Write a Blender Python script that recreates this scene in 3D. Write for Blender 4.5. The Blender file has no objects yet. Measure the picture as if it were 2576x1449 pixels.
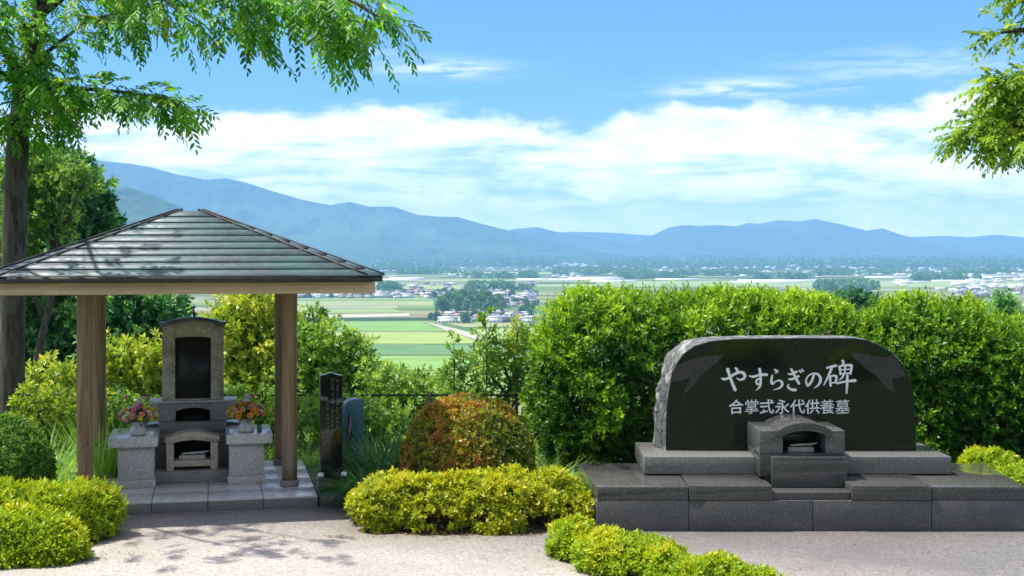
import bpy, bmesh, math, random
import numpy as np
from mathutils import Vector, Matrix

SC = bpy.context.scene
COL = SC.collection
rng = np.random.default_rng(7)
random.seed(7)
R = math.radians

# ------------------------------------------------------------------ camera
cam_d = bpy.data.cameras.new('camera')
cam = bpy.data.objects.new('camera', cam_d)
COL.objects.link(cam)
cam.location = (0, 0, 2.6)
cam.rotation_euler = (R(90), 0, 0)
cam_d.sensor_width = 36
cam_d.lens = 36 * 3400 / 2576
cam_d.shift_y = -84.5 / 2576
cam_d.clip_start = 0.1
cam_d.clip_end = 60000
SC.camera = cam

# ------------------------------------------------------------------ light
SUN_DIR = Vector((-0.42, 0.05, 0.90)).normalized()
SUN_EL = math.asin(SUN_DIR.z)
SUN_AZ = math.atan2(SUN_DIR.x, SUN_DIR.y)
sun_d = bpy.data.lights.new('sun', 'SUN')
sun_d.energy = 4.8
sun_d.angle = R(0.53)
sun_d.color = (1.0, 0.95, 0.86)
sun = bpy.data.objects.new('sun', sun_d)
sun.rotation_euler = (-SUN_DIR).to_track_quat('-Z', 'Y').to_euler()
sun.location = (-20, 10, 60)
COL.objects.link(sun)

SC.view_settings.view_transform = 'Standard'
SC.view_settings.look = 'None'
SC.view_settings.exposure = 0.68
SC.view_settings.gamma = 1.0
SC.view_settings.use_curve_mapping = False
SC.cycles.max_bounces = 8
SC.cycles.diffuse_bounces = 3
SC.cycles.glossy_bounces = 3
SC.cycles.transmission_bounces = 4
SC.cycles.volume_bounces = 2
SC.cycles.use_denoising = True


class NT:
    """tiny node helper"""
    def __init__(s, tree):
        s.t = tree
        s.n = tree.nodes
        s.l = tree.links

    def new(s, typ, **kw):
        nd = s.n.new(typ)
        for k, v in kw.items():
            setattr(nd, k, v)
        return nd

    def put(s, sock, v):
        if v is None:
            return
        if hasattr(v, 'is_output'):
            s.l.new(v, sock)
        else:
            if sock.type == 'RGBA' and len(v) == 3:
                v = (*v, 1)
            sock.default_value = v

    def math(s, op, a, b=None, c=None, clamp=False):
        nd = s.new('ShaderNodeMath', operation=op, use_clamp=clamp)
        s.put(nd.inputs[0], a)
        s.put(nd.inputs[1], b)
        s.put(nd.inputs[2], c)
        return nd.outputs[0]

    def smooth(s, v, a, b, lo=0.0, hi=1.0):
        nd = s.new('ShaderNodeMapRange', interpolation_type='SMOOTHSTEP')
        s.put(nd.inputs[0], v)
        nd.inputs[1].default_value = a
        nd.inputs[2].default_value = b
        nd.inputs[3].default_value = lo
        nd.inputs[4].default_value = hi
        return nd.outputs[0]

    def noise(s, vec, scale, detail=4, rough=0.55, dist=0.0):
        nd = s.new('ShaderNodeTexNoise')
        s.put(nd.inputs['Vector'], vec)
        nd.inputs['Scale'].default_value = scale
        nd.inputs['Detail'].default_value = detail
        nd.inputs['Roughness'].default_value = rough
        nd.inputs['Distortion'].default_value = dist
        return nd.outputs['Fac']

    def comb(s, x, y, z=0.0):
        nd = s.new('ShaderNodeCombineXYZ')
        s.put(nd.inputs[0], x)
        s.put(nd.inputs[1], y)
        s.put(nd.inputs[2], z)
        return nd.outputs[0]

    def sep(s, v):
        nd = s.new('ShaderNodeSeparateXYZ')
        s.put(nd.inputs[0], v)
        return nd.outputs

    def mix(s, fac, a, b, mode='MIX'):
        nd = s.new('ShaderNodeMix', data_type='RGBA', blend_type=mode)
        s.put(nd.inputs[0], fac)
        s.put(nd.inputs[6], a)
        s.put(nd.inputs[7], b)
        return nd.outputs[2]

    def ramp(s, fac, stops, interp='LINEAR'):
        nd = s.new('ShaderNodeValToRGB')
        cr = nd.color_ramp
        cr.interpolation = interp
        while len(cr.elements) < len(stops):
            cr.elements.new(0.5)
        for e, (p, c) in zip(cr.elements, stops):
            e.position = p
            e.color = (*c, 1)
        s.put(nd.inputs[0], fac)
        return nd.outputs[0]

    def mapping(s, vec, scale=(1, 1, 1), loc=(0, 0, 0)):
        nd = s.new('ShaderNodeMapping')
        s.put(nd.inputs[0], vec)
        nd.inputs['Scale'].default_value = scale
        nd.inputs['Location'].default_value = loc
        return nd.outputs[0]


def px_el(y):
    return (640 - y) / 3400


def px_az(x):
    return math.atan((x - 1288) / 3400)


world = bpy.data.worlds.new('World')
SC.world = world
world.use_nodes = True
w = NT(world.node_tree)
bg = w.n['Background']
sky = w.new('ShaderNodeTexSky', sky_type='NISHITA')
sky.sun_disc = False
sky.sun_elevation = SUN_EL
sky.sun_rotation = SUN_AZ
sky.altitude = 600
sky.air_density = 1.0
sky.dust_density = 0.3
sky.ozone_density = 3.0
tc = w.new('ShaderNodeTexCoord')
gx, gy, gz = w.sep(tc.outputs['Generated'])
U = w.math('ARCTAN2', gx, gy)
V = gz
skyc = w.mix(1.0, sky.outputs[0], (0.41, 0.75, 1.16), 'MULTIPLY')


def gauss(x, y, sx, sy):
    a = w.math('DIVIDE', w.math('SUBTRACT', U, px_az(x)), sx / 3400)
    b = w.math('DIVIDE', w.math('SUBTRACT', V, px_el(y)), sy / 3400)
    q = w.math('ADD', w.math('MULTIPLY', a, a), w.math('MULTIPLY', b, b))
    return w.math('EXPONENT', w.math('MULTIPLY', q, -1.0))


# bank of cumulus above the valley
n_big = w.noise(w.comb(w.math('MULTIPLY', U, 5.5), w.math('MULTIPLY', V, 9.0), 3.1), 1.0, 2, 0.5)
n_puff = w.noise(w.comb(w.math('MULTIPLY', U, 26.0), w.math('MULTIPLY', V, 60.0), 1.7), 1.0, 6, 0.6)
n_streak = w.noise(w.comb(w.math('MULTIPLY', U, 9.0), w.math('MULTIPLY', V, 95.0), 6.3), 1.0, 5, 0.6)
n_wisp = w.noise(w.comb(w.math('MULTIPLY', U, 16.0), w.math('MULTIPLY', V, 120.0), 9.9), 1.0, 6, 0.65, 0.4)
top = w.math('ADD', 0.107, w.math('MULTIPLY', w.math('SUBTRACT', n_big, 0.5), 0.055))
top = w.math('ADD', top, w.math('MULTIPLY', w.math('SUBTRACT', n_puff, 0.5), 0.036))
top = w.math('ADD', top, w.math('MULTIPLY', gauss(1480, 300, 150, 900), -0.010))
top = w.math('ADD', top, w.math('MULTIPLY', gauss(2380, 300, 240, 900), 0.012))
bank = w.smooth(w.math('SUBTRACT', top, V), -0.003, 0.012)
bank_low = w.smooth(V, 0.026, 0.056)
n_mid = w.noise(w.comb(w.math('MULTIPLY', U, 13.0), w.math('MULTIPLY', V, 46.0), 4.4), 1.0, 6, 0.62, 0.3)
inner = w.smooth(w.math('ADD', w.math('MULTIPLY', n_streak, 0.5), w.math('MULTIPLY', n_mid, 0.5)), 0.36, 0.58, 0.30, 1.0)
inner2 = w.smooth(w.math('ADD', V, w.math('MULTIPLY', w.math('SUBTRACT', n_mid, 0.5), 0.06)), 0.068, 0.092)
inner = w.math('MAXIMUM', inner, w.math('MULTIPLY', inner2, 0.93))
bank = w.math('MULTIPLY', w.math('MULTIPLY', bank, inner), w.math('ADD', 0.45, w.math('MULTIPLY', bank_low, 0.55)))
# thin high wisps and low small cumulus
wz = w.math('ADD', gauss(1850, 232, 210, 20), w.math('MULTIPLY', gauss(1120, 178, 150, 22), 0.8))
wz = w.math('ADD', wz, w.math('MULTIPLY', gauss(920, 140, 60, 8), 0.7))
wz = w.math('ADD', wz, w.math('MULTIPLY', gauss(2300, 190, 260, 40), 0.45))
wz = w.math('MULTIPLY', wz, w.smooth(n_wisp, 0.36, 0.62))
puffs = w.math('ADD', gauss(1470, 490, 75, 26), w.math('MULTIPLY', gauss(1690, 500, 90, 14), 0.8))
puffs = w.math('ADD', puffs, w.math('MULTIPLY', gauss(2060, 508, 80, 13), 0.7))
puffs = w.math('MULTIPLY', w.smooth(w.math('ADD', puffs, w.math('MULTIPLY', w.math('SUBTRACT', n_puff, 0.5), 3.0)), 0.35, 0.95), w.smooth(puffs, 0.08, 0.55))
# milky air towards the horizon
veil = w.math('MULTIPLY', w.smooth(V, 0.12, 0.0), w.smooth(n_streak, 0.2, 0.7, 0.44, 0.66))
cl = w.math('MAXIMUM', bank, w.math('MULTIPLY', wz, 0.8))
cl = w.math('MAXIMUM', cl, w.math('MULTIPLY', puffs, 0.75))
cl = w.math('MAXIMUM', cl, veil)
# broken cloud added above the view to whiten and lift the ambient light
n_up = w.noise(tc.outputs['Generated'], 3.2, 5, 0.6, 0.3)
upper = w.math('MULTIPLY', w.smooth(V, 0.20, 0.34), w.smooth(n_up, 0.45, 0.62, 0.12, 1.0))
cl = w.math('MAXIMUM', cl, upper)
infront = w.smooth(V, -0.02, 0.0)
cl = w.math('MULTIPLY', cl, infront, clamp=True)
cloudc = w.mix(w.smooth(w.math('ADD', w.math('MULTIPLY', n_puff, 0.4), w.math('MULTIPLY', n_mid, 0.6)), 0.36, 0.60), (11.4, 11.7, 12.2), (16.0, 14.9, 13.9))
# sunlit cloud low over the valley is the brightest part of the sky
lowb = w.math('ADD', w.smooth(V, 0.115, 0.012, 0.80, 1.36), w.math('MULTIPLY', puffs, 0.14))
cloudc = w.mix(1.0, cloudc, w.comb(lowb, lowb, lowb), 'MULTIPLY')
skyc = w.mix(cl, skyc, cloudc)
w.l.new(skyc, bg.inputs['Color'])
bg.inputs['Strength'].default_value = 0.1

# ------------------------------------------------------------------ helpers


def tag(o, label, cat, group=None):
    o['label'] = label
    o['category'] = cat
    if group:
        o['group'] = group
    return o


XF = {}


def thing(name, label, cat, loc=(0, 0, 0), rotz=0.0, group=None):
    o = bpy.data.objects.new(name, None)
    COL.objects.link(o)
    o.location = loc
    o.rotation_euler = (0, 0, rotz)
    o.empty_display_size = 0.2
    tag(o, label, cat, group)
    XF[o.name] = (np.array(loc, float), rotz)
    return o


def link_mesh(name, me, mats, parent=None, kind=None):
    o = bpy.data.objects.new(name, me)
    COL.objects.link(o)
    for m in (mats if isinstance(mats, (list, tuple)) else [mats]):
        me.materials.append(m)
    if parent is not None:
        o.parent = parent
    if kind:
        o['kind'] = kind
    return o


def to_local(v, parent):
    """world coordinates -> the parent's own frame"""
    if parent is None or parent.name not in XF:
        return v
    loc, rz = XF[parent.name]
    v = v - loc
    c, s = math.cos(rz), math.sin(rz)
    out = v.copy()
    out[:, 0] = c * v[:, 0] + s * v[:, 1]
    out[:, 1] = -s * v[:, 0] + c * v[:, 1]
    return out


def np_mesh(name, verts, loops, sizes, smooth=False, matidx=None):
    me = bpy.data.meshes.new(name)
    verts = np.asarray(verts, np.float32)
    loops = np.asarray(loops, np.int32)
    sizes = np.asarray(sizes, np.int32)
    me.vertices.add(len(verts))
    me.vertices.foreach_set('co', verts.ravel())
    me.loops.add(len(loops))
    me.loops.foreach_set('vertex_index', loops)
    me.polygons.add(len(sizes))
    starts = np.concatenate([[0], np.cumsum(sizes)[:-1]]).astype(np.int32)
    me.polygons.foreach_set('loop_start', starts)
    if smooth:
        me.polygons.foreach_set('use_smooth', np.ones(len(sizes), bool))
    if matidx is not None:
        me.polygons.foreach_set('material_index', np.asarray(matidx, np.int32))
    me.update(calc_edges=True)
    me.validate()
    return me


class MB:
    """collects solid shapes for ONE mesh"""
    def __init__(s):
        s.v, s.f, s.m = [], [], []
        s.mi = 0

    def add(s, verts, faces):
        b = len(s.v)
        s.v += [tuple(p) for p in verts]
        for f in faces:
            s.f.append(tuple(b + i for i in f))
            s.m.append(s.mi)

    def box(s, x0, x1, y0, y1, z0, z1):
        s.add([(x0, y0, z0), (x1, y0, z0), (x1, y1, z0), (x0, y1, z0), (x0, y0, z1), (x1, y0, z1), (x1, y1, z1), (x0, y1, z1)],
              [(3, 2, 1, 0), (4, 5, 6, 7), (0, 1, 5, 4), (1, 2, 6, 5), (2, 3, 7, 6), (3, 0, 4, 7)])

    def prism(s, poly, z0, z1):
        n = len(poly)
        s.add([(x, y, z0) for x, y in poly] + [(x, y, z1) for x, y in poly],
              [tuple(reversed(range(n))), tuple(range(n, 2 * n))] + [(i, (i + 1) % n, n + (i + 1) % n, n + i) for i in range(n)])

    def xz_prism(s, poly, y0, y1):
        """poly in (x, z), anticlockwise seen from the front (-y)"""
        n = len(poly)
        s.add([(x, y0, z) for x, z in poly] + [(x, y1, z) for x, z in poly],
              [tuple(range(n)), tuple(reversed(range(n, 2 * n)))] + [(i, n + i, n + (i + 1) % n, (i + 1) % n) for i in range(n)])

    def tube(s, pts, rad, n=7, cap=True):
        pts = [Vector(p) for p in pts]
        if not hasattr(rad, '__len__'):
            rad = [rad] * len(pts)
        up = Vector((0.123, 0.371, 0.92))
        vs, prev = [], None
        for i, p in enumerate(pts):
            d = (pts[min(i + 1, len(pts) - 1)] - pts[max(i - 1, 0)]).normalized()
            if prev is None:
                a = d.cross(up)
                if a.length < 1e-3:
                    a = d.cross(Vector((1, 0, 0)))
                a.normalize()
            else:
                a = (prev - d * prev.dot(d))
                a.normalize()
            prev = a
            b = d.cross(a)
            for k in range(n):
                t = 2 * math.pi * k / n
                vs.append(p + (a * math.cos(t) + b * math.sin(t)) * rad[i])
        fs = []
        for i in range(len(pts) - 1):
            for k in range(n):
                fs.append((i * n + k, i * n + (k + 1) % n, (i + 1) * n + (k + 1) % n, (i + 1) * n + k))
        if cap:
            fs.append(tuple(reversed(range(n))))
            fs.append(tuple((len(pts) - 1) * n + k for k in range(n)))
        s.add(vs, fs)

    def lathe(s, prof, cx=0, cy=0, n=28):
        vs, fs = [], []
        for r, z in prof:
            for k in range(n):
                t = 2 * math.pi * k / n
                vs.append((cx + r * math.cos(t), cy + r * math.sin(t), z))
        for i in range(len(prof) - 1):
            for k in range(n):
                fs.append((i * n + k, i * n + (k + 1) % n, (i + 1) * n + (k + 1) % n, (i + 1) * n + k))
        fs.append(tuple(reversed(range(n))))
        fs.append(tuple((len(prof) - 1) * n + k for k in range(n)))
        s.add(vs, fs)

    def build(s, name, mats, parent=None, world=False, smooth=False, bevel=0.0, kind=None, seg=2):
        v = np.array(s.v, float)
        if world:
            v = to_local(v, parent)
        loops = [i for f in s.f for i in f]
        me = np_mesh(name, v, loops, [len(f) for f in s.f], smooth, s.m)
        o = link_mesh(name, me, mats, parent, kind)
        if bevel:
            b = o.modifiers.new('bevel', 'BEVEL')
            b.width = bevel
            b.segments = seg
            b.limit_method = 'ANGLE'
            b.angle_limit = R(40)
        return o


def W(x, y, Y):
    """the place at depth Y seen at pixel (x, y) of the 2576 px wide photograph"""
    return np.array([(x - 1288) / 3400 * Y, Y, 2.6 - (y - 640) / 3400 * Y])


def _h(ix, iy, iz):
    n = (ix * 374761393 + iy * 668265263 + iz * 2147483647) & 0xffffffff
    n = ((n ^ (n >> 13)) * 1274126177) & 0xffffffff
    n = n ^ (n >> 16)
    return (n & 0xffff) / 65535.0


def vnoise(p):
    p = np.asarray(p, float)
    i = np.floor(p).astype(np.int64)
    f = p - i
    f = f * f * (3 - 2 * f)
    out = 0
    for dx in (0, 1):
        for dy in (0, 1):
            for dz in (0, 1):
                wgt = (f[..., 0] if dx else 1 - f[..., 0]) * (f[..., 1] if dy else 1 - f[..., 1]) * (f[..., 2] if dz else 1 - f[..., 2])
                out = out + wgt * _h(i[..., 0] + dx + 5000, i[..., 1] + dy + 5000, i[..., 2] + dz + 5000)
    return out


def fbm(p, oct=4, gain=0.5):
    p = np.asarray(p, float)
    a, s, t = 1.0, 0.0, 0.0
    for k in range(oct):
        s = s + a * vnoise(p * 2 ** k + 17.3 * k)
        t += a
        a *= gain
    return s / t


# ------------------------------------------------------------------ materials
def mat(name):
    m = bpy.data.materials.new(name)
    m.use_nodes = True
    q = NT(m.node_tree)
    return m, q, q.n['Principled BSDF']


def objco(q):
    return q.new('ShaderNodeTexCoord').outputs['Object']


def bump(q, bs, h, strength=0.3, dist=0.01):
    b = q.new('ShaderNodeBump')
    b.inputs['Strength'].default_value = strength
    b.inputs['Distance'].default_value = dist
    q.put(b.inputs['Height'], h)
    q.l.new(b.outputs[0], bs.inputs['Normal'])


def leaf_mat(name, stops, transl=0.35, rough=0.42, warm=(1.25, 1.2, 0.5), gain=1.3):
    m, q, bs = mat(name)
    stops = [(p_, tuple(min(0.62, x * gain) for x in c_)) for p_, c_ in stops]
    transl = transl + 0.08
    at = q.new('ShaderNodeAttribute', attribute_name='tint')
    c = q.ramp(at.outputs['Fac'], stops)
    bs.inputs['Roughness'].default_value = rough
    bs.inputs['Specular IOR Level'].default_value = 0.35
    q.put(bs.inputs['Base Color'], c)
    tr = q.new('ShaderNodeBsdfTranslucent')
    q.put(tr.inputs[0], q.mix(1.0, c, warm, 'MULTIPLY'))
    mx = q.new('ShaderNodeMixShader')
    mx.inputs[0].default_value = transl
    q.l.new(bs.outputs[0], mx.inputs[1])
    q.l.new(tr.outputs[0], mx.inputs[2])
    q.l.new(mx.outputs[0], q.n['Material Output'].inputs[0])
    return m


def granite(name, base, dark, light, rough=0.5, spec=0.5, scale=220, moss=None, blot=0.0):
    m, q, bs = mat(name)
    co = objco(q)
    n1 = q.noise(co, scale, 2, 0.6)
    n2 = q.noise(co, scale * 0.35, 3, 0.6)
    c = q.mix(q.smooth(n1, 0.36, 0.5), dark, base)
    c = q.mix(q.math('MULTIPLY', q.smooth(n2, 0.52, 0.66), 0.8), c, light)
    if blot:
        nb = q.noise(co, 3.0, 5, 0.6)
        c = q.mix(q.smooth(nb, 0.35, 0.7, 0, blot), c, dark)
    if moss:
        nm = q.noise(co, 6.0, 5, 0.7, 0.3)
        c = q.mix(q.smooth(nm, 0.5, 0.68, 0, 0.6), c, moss)
    q.put(bs.inputs['Base Color'], c)
    q.put(bs.inputs['Roughness'], q.smooth(q.noise(co, 9.0, 4), 0.3, 0.7, rough * 0.8, rough * 1.25))
    bs.inputs['Specular IOR Level'].default_value = spec
    if rough > 0.3:
        bump(q, bs, n1, 0.15, 0.003)
    return m


def plain_mat(name, c, rough=0.6, metal=0.0, var=0.25, scale=8.0, spec=0.5):
    m, q, bs = mat(name)
    n = q.noise(objco(q), scale, 5, 0.6)
    f = q.smooth(n, 0.3, 0.7)
    q.put(bs.inputs['Base Color'], q.mix(f, tuple(x * (1 - var) for x in c), tuple(min(1, x * (1 + var)) for x in c)))
    bs.inputs['Roughness'].default_value = rough
    bs.inputs['Metallic'].default_value = metal
    bs.inputs['Specular IOR Level'].default_value = spec
    return m


M = {}
M['leaf_hedge'] = leaf_mat('hedge_leaf', [(0.0, (0.018, 0.065, 0.008)), (0.45, (0.060, 0.17, 0.010)), (0.8, (0.19, 0.35, 0.014)), (1.0, (0.33, 0.47, 0.02))], 0.28)
M['leaf_azalea'] = leaf_mat('azalea_leaf', [(0.0, (0.09, 0.12, 0.012)), (0.4, (0.24, 0.30, 0.012)), (0.85, (0.44, 0.45, 0.014)), (1.0, (0.48, 0.34, 0.03))], 0.32)
M['leaf_fresh'] = leaf_mat('fresh_shrub_leaf', [(0.0, (0.07, 0.16, 0.012)), (0.45, (0.22, 0.34, 0.016)), (0.9, (0.44, 0.48, 0.02)), (1.0, (0.48, 0.42, 0.04))], 0.32)
M['leaf_red'] = leaf_mat('red_azalea_leaf', [(0.0, (0.07, 0.13, 0.015)), (0.38, (0.24, 0.25, 0.018)), (0.66, (0.38, 0.21, 0.03)), (1.0, (0.44, 0.14, 0.08))], 0.26, warm=(1.2, 1.05, 0.7))
M['leaf_dark'] = leaf_mat('dark_tree_leaf', [(0.0, (0.010, 0.045, 0.020)), (0.6, (0.03, 0.10, 0.035)), (1.0, (0.13, 0.24, 0.06))], 0.30, gain=2.6)
M['leaf_mid'] = leaf_mat('bush_leaf', [(0.0, (0.045, 0.12, 0.02)), (0.5, (0.13, 0.25, 0.04)), (1.0, (0.30, 0.42, 0.09))], 0.36, gain=1.5)
M['leaf_lime'] = leaf_mat('lime_tree_leaf', [(0.0, (0.12, 0.20, 0.02)), (0.5, (0.28, 0.38, 0.04)), (1.0, (0.48, 0.50, 0.08))], 0.36)
M['leaf_canopy'] = leaf_mat('canopy_leaf', [(0.0, (0.025, 0.10, 0.02)), (0.5, (0.06, 0.20, 0.015)), (0.9, (0.16, 0.34, 0.02)), (1.0, (0.30, 0.42, 0.02))], 0.46, gain=1.7)
M['leaf_right'] = leaf_mat('zelkova_leaf', [(0.0, (0.05, 0.13, 0.015)), (0.5, (0.16, 0.30, 0.015)), (1.0, (0.36, 0.46, 0.03))], 0.42)
M['leaf_far'] = leaf_mat('far_tree_leaf', [(0.0, (0.03, 0.08, 0.022)), (0.6, (0.06, 0.14, 0.03)), (1.0, (0.13, 0.23, 0.05))], 0.15, gain=1.9)
M['blade'] = leaf_mat('grass_blade', [(0.0, (0.05, 0.14, 0.02)), (0.5, (0.15, 0.30, 0.04)), (1.0, (0.42, 0.52, 0.16))], 0.40, gain=1.6)
M['blade_dark'] = leaf_mat('dark_grass_blade', [(0.0, (0.02, 0.09, 0.035)), (0.6, (0.06, 0.19, 0.05)), (1.0, (0.22, 0.38, 0.09))], 0.3)
M['twig'] = plain_mat('twig', (0.10, 0.065, 0.04), 0.8, var=0.4, scale=40)
M['soil'] = plain_mat('soil', (0.055, 0.038, 0.026), 0.95, var=0.5, scale=25)

M['granite_light'] = granite('light_granite', (0.47, 0.465, 0.445), (0.20, 0.198, 0.19), (0.64, 0.63, 0.60), 0.5, 0.4, 130)
M['granite_moss'] = granite('weathered_granite', (0.48, 0.43, 0.33), (0.23, 0.205, 0.15), (0.64, 0.58, 0.45), 0.6, 0.35, 110, moss=(0.10, 0.095, 0.05), blot=0.35)
M['granite_shade'] = granite('old_grey_granite', (0.25, 0.245, 0.225), (0.10, 0.10, 0.09), (0.37, 0.365, 0.335), 0.5, 0.4, 130, blot=0.7)
M['granite_tile'] = granite('platform_granite', (0.53, 0.535, 0.535), (0.36, 0.365, 0.365), (0.66, 0.665, 0.665), 0.25, 0.5, 140)
M['granite_black'] = granite('black_polished_granite', (0.008, 0.010, 0.009), (0.004, 0.005, 0.005), (0.024, 0.027, 0.025), 0.05, 0.5, 260)
M['granite_step'] = granite('dark_step_granite', (0.072, 0.072, 0.069), (0.034, 0.034, 0.033), (0.15, 0.15, 0.143), 0.10, 0.5, 200)
M['granite_base'] = granite('grey_base_granite', (0.105, 0.104, 0.102), (0.055, 0.055, 0.053), (0.19, 0.19, 0.185), 0.42, 0.45, 170, blot=0.3)
M['granite_rough'] = granite('split_granite', (0.12, 0.122, 0.12), (0.03, 0.03, 0.03), (0.36, 0.36, 0.35), 0.6, 0.35, 24)
M['stone_teal'] = granite('teal_stone', (0.03, 0.13, 0.15), (0.015, 0.06, 0.08), (0.07, 0.21, 0.24), 0.25, 0.5, 120)
M['letter'] = plain_mat('engraved_white', (0.86, 0.86, 0.86), 0.7, var=0.05, scale=60)
M['letter_faint'] = plain_mat('faint_engraving', (0.075, 0.075, 0.07), 0.8, var=0.3, scale=60)
M['black_void'] = plain_mat('shade_black_stone', (0.012, 0.012, 0.010), 0.8, var=0.3, spec=0.2)  # black for the incense pot and for shade painted into the hollows
M['white'] = plain_mat('white_ceramic', (0.80, 0.80, 0.78), 0.35, var=0.06)
M['vase'] = plain_mat('vase_stone', (0.45, 0.45, 0.45), 0.4, var=0.15, scale=30)
M['ash'] = plain_mat('incense_ash', (0.42, 0.41, 0.38), 0.9, var=0.3, scale=60)
M['metal_dark'] = plain_mat('dark_metal', (0.016, 0.015, 0.013), 0.7, 0.0, spec=0.2)
M['groove'] = plain_mat('joint_line', (0.03, 0.03, 0.03), 0.9)


def make_etch():
    m, q, bs = mat('etched_relief')
    co = objco(q)
    n = q.noise(q.mapping(co, (6, 6, 14)), 2.2, 5, 0.65, 1.5)
    f = q.smooth(q.math('ABSOLUTE', q.math('SUBTRACT', n, 0.5)), 0.0, 0.06)
    q.put(bs.inputs['Base Color'], q.mix(f, (0.010, 0.010, 0.009), (0.055, 0.050, 0.043)))
    bs.inputs['Roughness'].default_value = 0.6
    return m


M['etch'] = make_etch()


def make_wood(name, c0, c1, weather, scale=1.0):
    m, q, bs = mat(name)
    co = objco(q)
    n = q.noise(q.mapping(co, (22 * scale, 22 * scale, 1.4 * scale)), 1.0, 6, 0.65, 0.4)
    n2 = q.noise(q.mapping(co, (5, 5, 0.8)), 1.0, 4, 0.6)
    c = q.mix(q.smooth(n, 0.3, 0.7), c0, c1)
    c = q.mix(q.smooth(n2, 0.45, 0.7, 0, 0.75), c, weather)
    q.put(bs.inputs['Base Color'], c)
    bs.inputs['Roughness'].default_value = 0.62
    bs.inputs['Specular IOR Level'].default_value = 0.3
    bump(q, bs, n, 0.25, 0.004)
    return m


M['wood'] = make_wood('post_timber', (0.17, 0.105, 0.055), (0.38, 0.25, 0.14), (0.25, 0.215, 0.16))


def make_beam():
    m, q, bs = mat('eave_timber')
    co = objco(q)
    n = q.noise(q.mapping(co, (1.2, 20, 26)), 1.0, 6, 0.6, 0.3)
    n2 = q.noise(co, 1.6, 4, 0.6)
    c = q.mix(q.smooth(n, 0.3, 0.7), (0.44, 0.31, 0.17), (0.62, 0.47, 0.29))
    c = q.mix(q.smooth(n2, 0.45, 0.7, 0, 0.5), c, (0.33, 0.27, 0.20))
    q.put(bs.inputs['Base Color'], c)
    bs.inputs['Roughness'].default_value = 0.6
    return m


M['beam'] = make_beam()


def make_roof():
    m, q, bs = mat('patinated_roof_sheet')
    co = objco(q)
    n = q.noise(co, 1.8, 5, 0.62, 0.4)
    n2 = q.noise(q.mapping(co, (14, 14, 3)), 1.0, 5, 0.65)
    c = q.mix(q.smooth(n, 0.35, 0.68), (0.055, 0.075, 0.088), (0.055, 0.125, 0.125))
    c = q.mix(q.smooth(n2, 0.42, 0.75, 0, 0.6), c, (0.12, 0.15, 0.16))
    n3 = q.noise(co, 60, 3, 0.6)
    c = q.mix(q.smooth(n3, 0.55, 0.75, 0, 0.3), c, (0.17, 0.19, 0.19))
    q.put(bs.inputs['Base Color'], c)
    q.put(bs.inputs['Roughness'], q.smooth(n2, 0.3, 0.7, 0.42, 0.62))
    bs.inputs['Specular IOR Level'].default_value = 0.45
    bump(q, bs, n2, 0.12, 0.01)
    return m


M['roof'] = make_roof()
M['fascia'] = plain_mat('dark_fascia', (0.035, 0.032, 0.028), 0.5, var=0.3)


def make_bark():
    m, q, bs = mat('bark')
    co = objco(q)
    n = q.noise(q.mapping(co, (18, 18, 3.2)), 1.0, 6, 0.7, 0.6)
    n2 = q.noise(co, 2.5, 4, 0.6)
    c = q.mix(q.smooth(n, 0.32, 0.68), (0.018, 0.014, 0.010), (0.11, 0.092, 0.072))
    c = q.mix(q.smooth(n2, 0.5, 0.75, 0, 0.55), c, (0.085, 0.10, 0.05))
    q.put(bs.inputs['Base Color'], c)
    bs.inputs['Roughness'].default_value = 0.9
    bump(q, bs, n, 0.8, 0.02)
    return m


M['bark'] = make_bark()


def make_paving():
    m, q, bs = mat('washed_aggregate')
    co = objco(q)
    n = q.noise(co, 1.1, 5, 0.6)
    n2 = q.noise(co, 85, 3, 0.7)
    vo = q.new('ShaderNodeTexVoronoi')
    q.put(vo.inputs['Vector'], co)
    vo.inputs['Scale'].default_value = 62
    c = q.mix(q.smooth(n2, 0.35, 0.65), (0.24, 0.215, 0.195), (0.43, 0.385, 0.35))
    cc = q.mix(0.45, c, q.mix(q.smooth(q.sep(vo.outputs['Color'])[0], 0.0, 1.0), (0.20, 0.185, 0.17), (0.62, 0.57, 0.52)))
    cc = q.mix(q.smooth(n, 0.42, 0.66, 0, 0.5), cc, (0.29, 0.262, 0.24))
    ns = q.noise(co, 2.7, 6, 0.7, 0.8)
    cc = q.mix(q.smooth(ns, 0.56, 0.72, 0, 0.45), cc, (0.20, 0.18, 0.16))
    q.put(bs.inputs['Base Color'], cc)
    bs.inputs['Roughness'].default_value = 0.85
    bump(q, bs, q.math('ADD', n2, vo.outputs['Distance']), 0.5, 0.006)
    return m


M['paving'] = make_paving()


def make_ground():
    m, q, bs = mat('grassy_ground')
    co = objco(q)
    n = q.noise(co, 0.7, 6, 0.65)
    n2 = q.noise(co, 14, 4, 0.7)
    c = q.mix(q.smooth(n2, 0.3, 0.7), (0.03, 0.06, 0.014), (0.075, 0.13, 0.028))
    c = q.mix(q.smooth(n, 0.5, 0.7, 0, 0.6), c, (0.09, 0.07, 0.04))
    q.put(bs.inputs['Base Color'], c)
    bs.inputs['Roughness'].default_value = 0.95
    return m


M['ground'] = make_ground()


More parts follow.
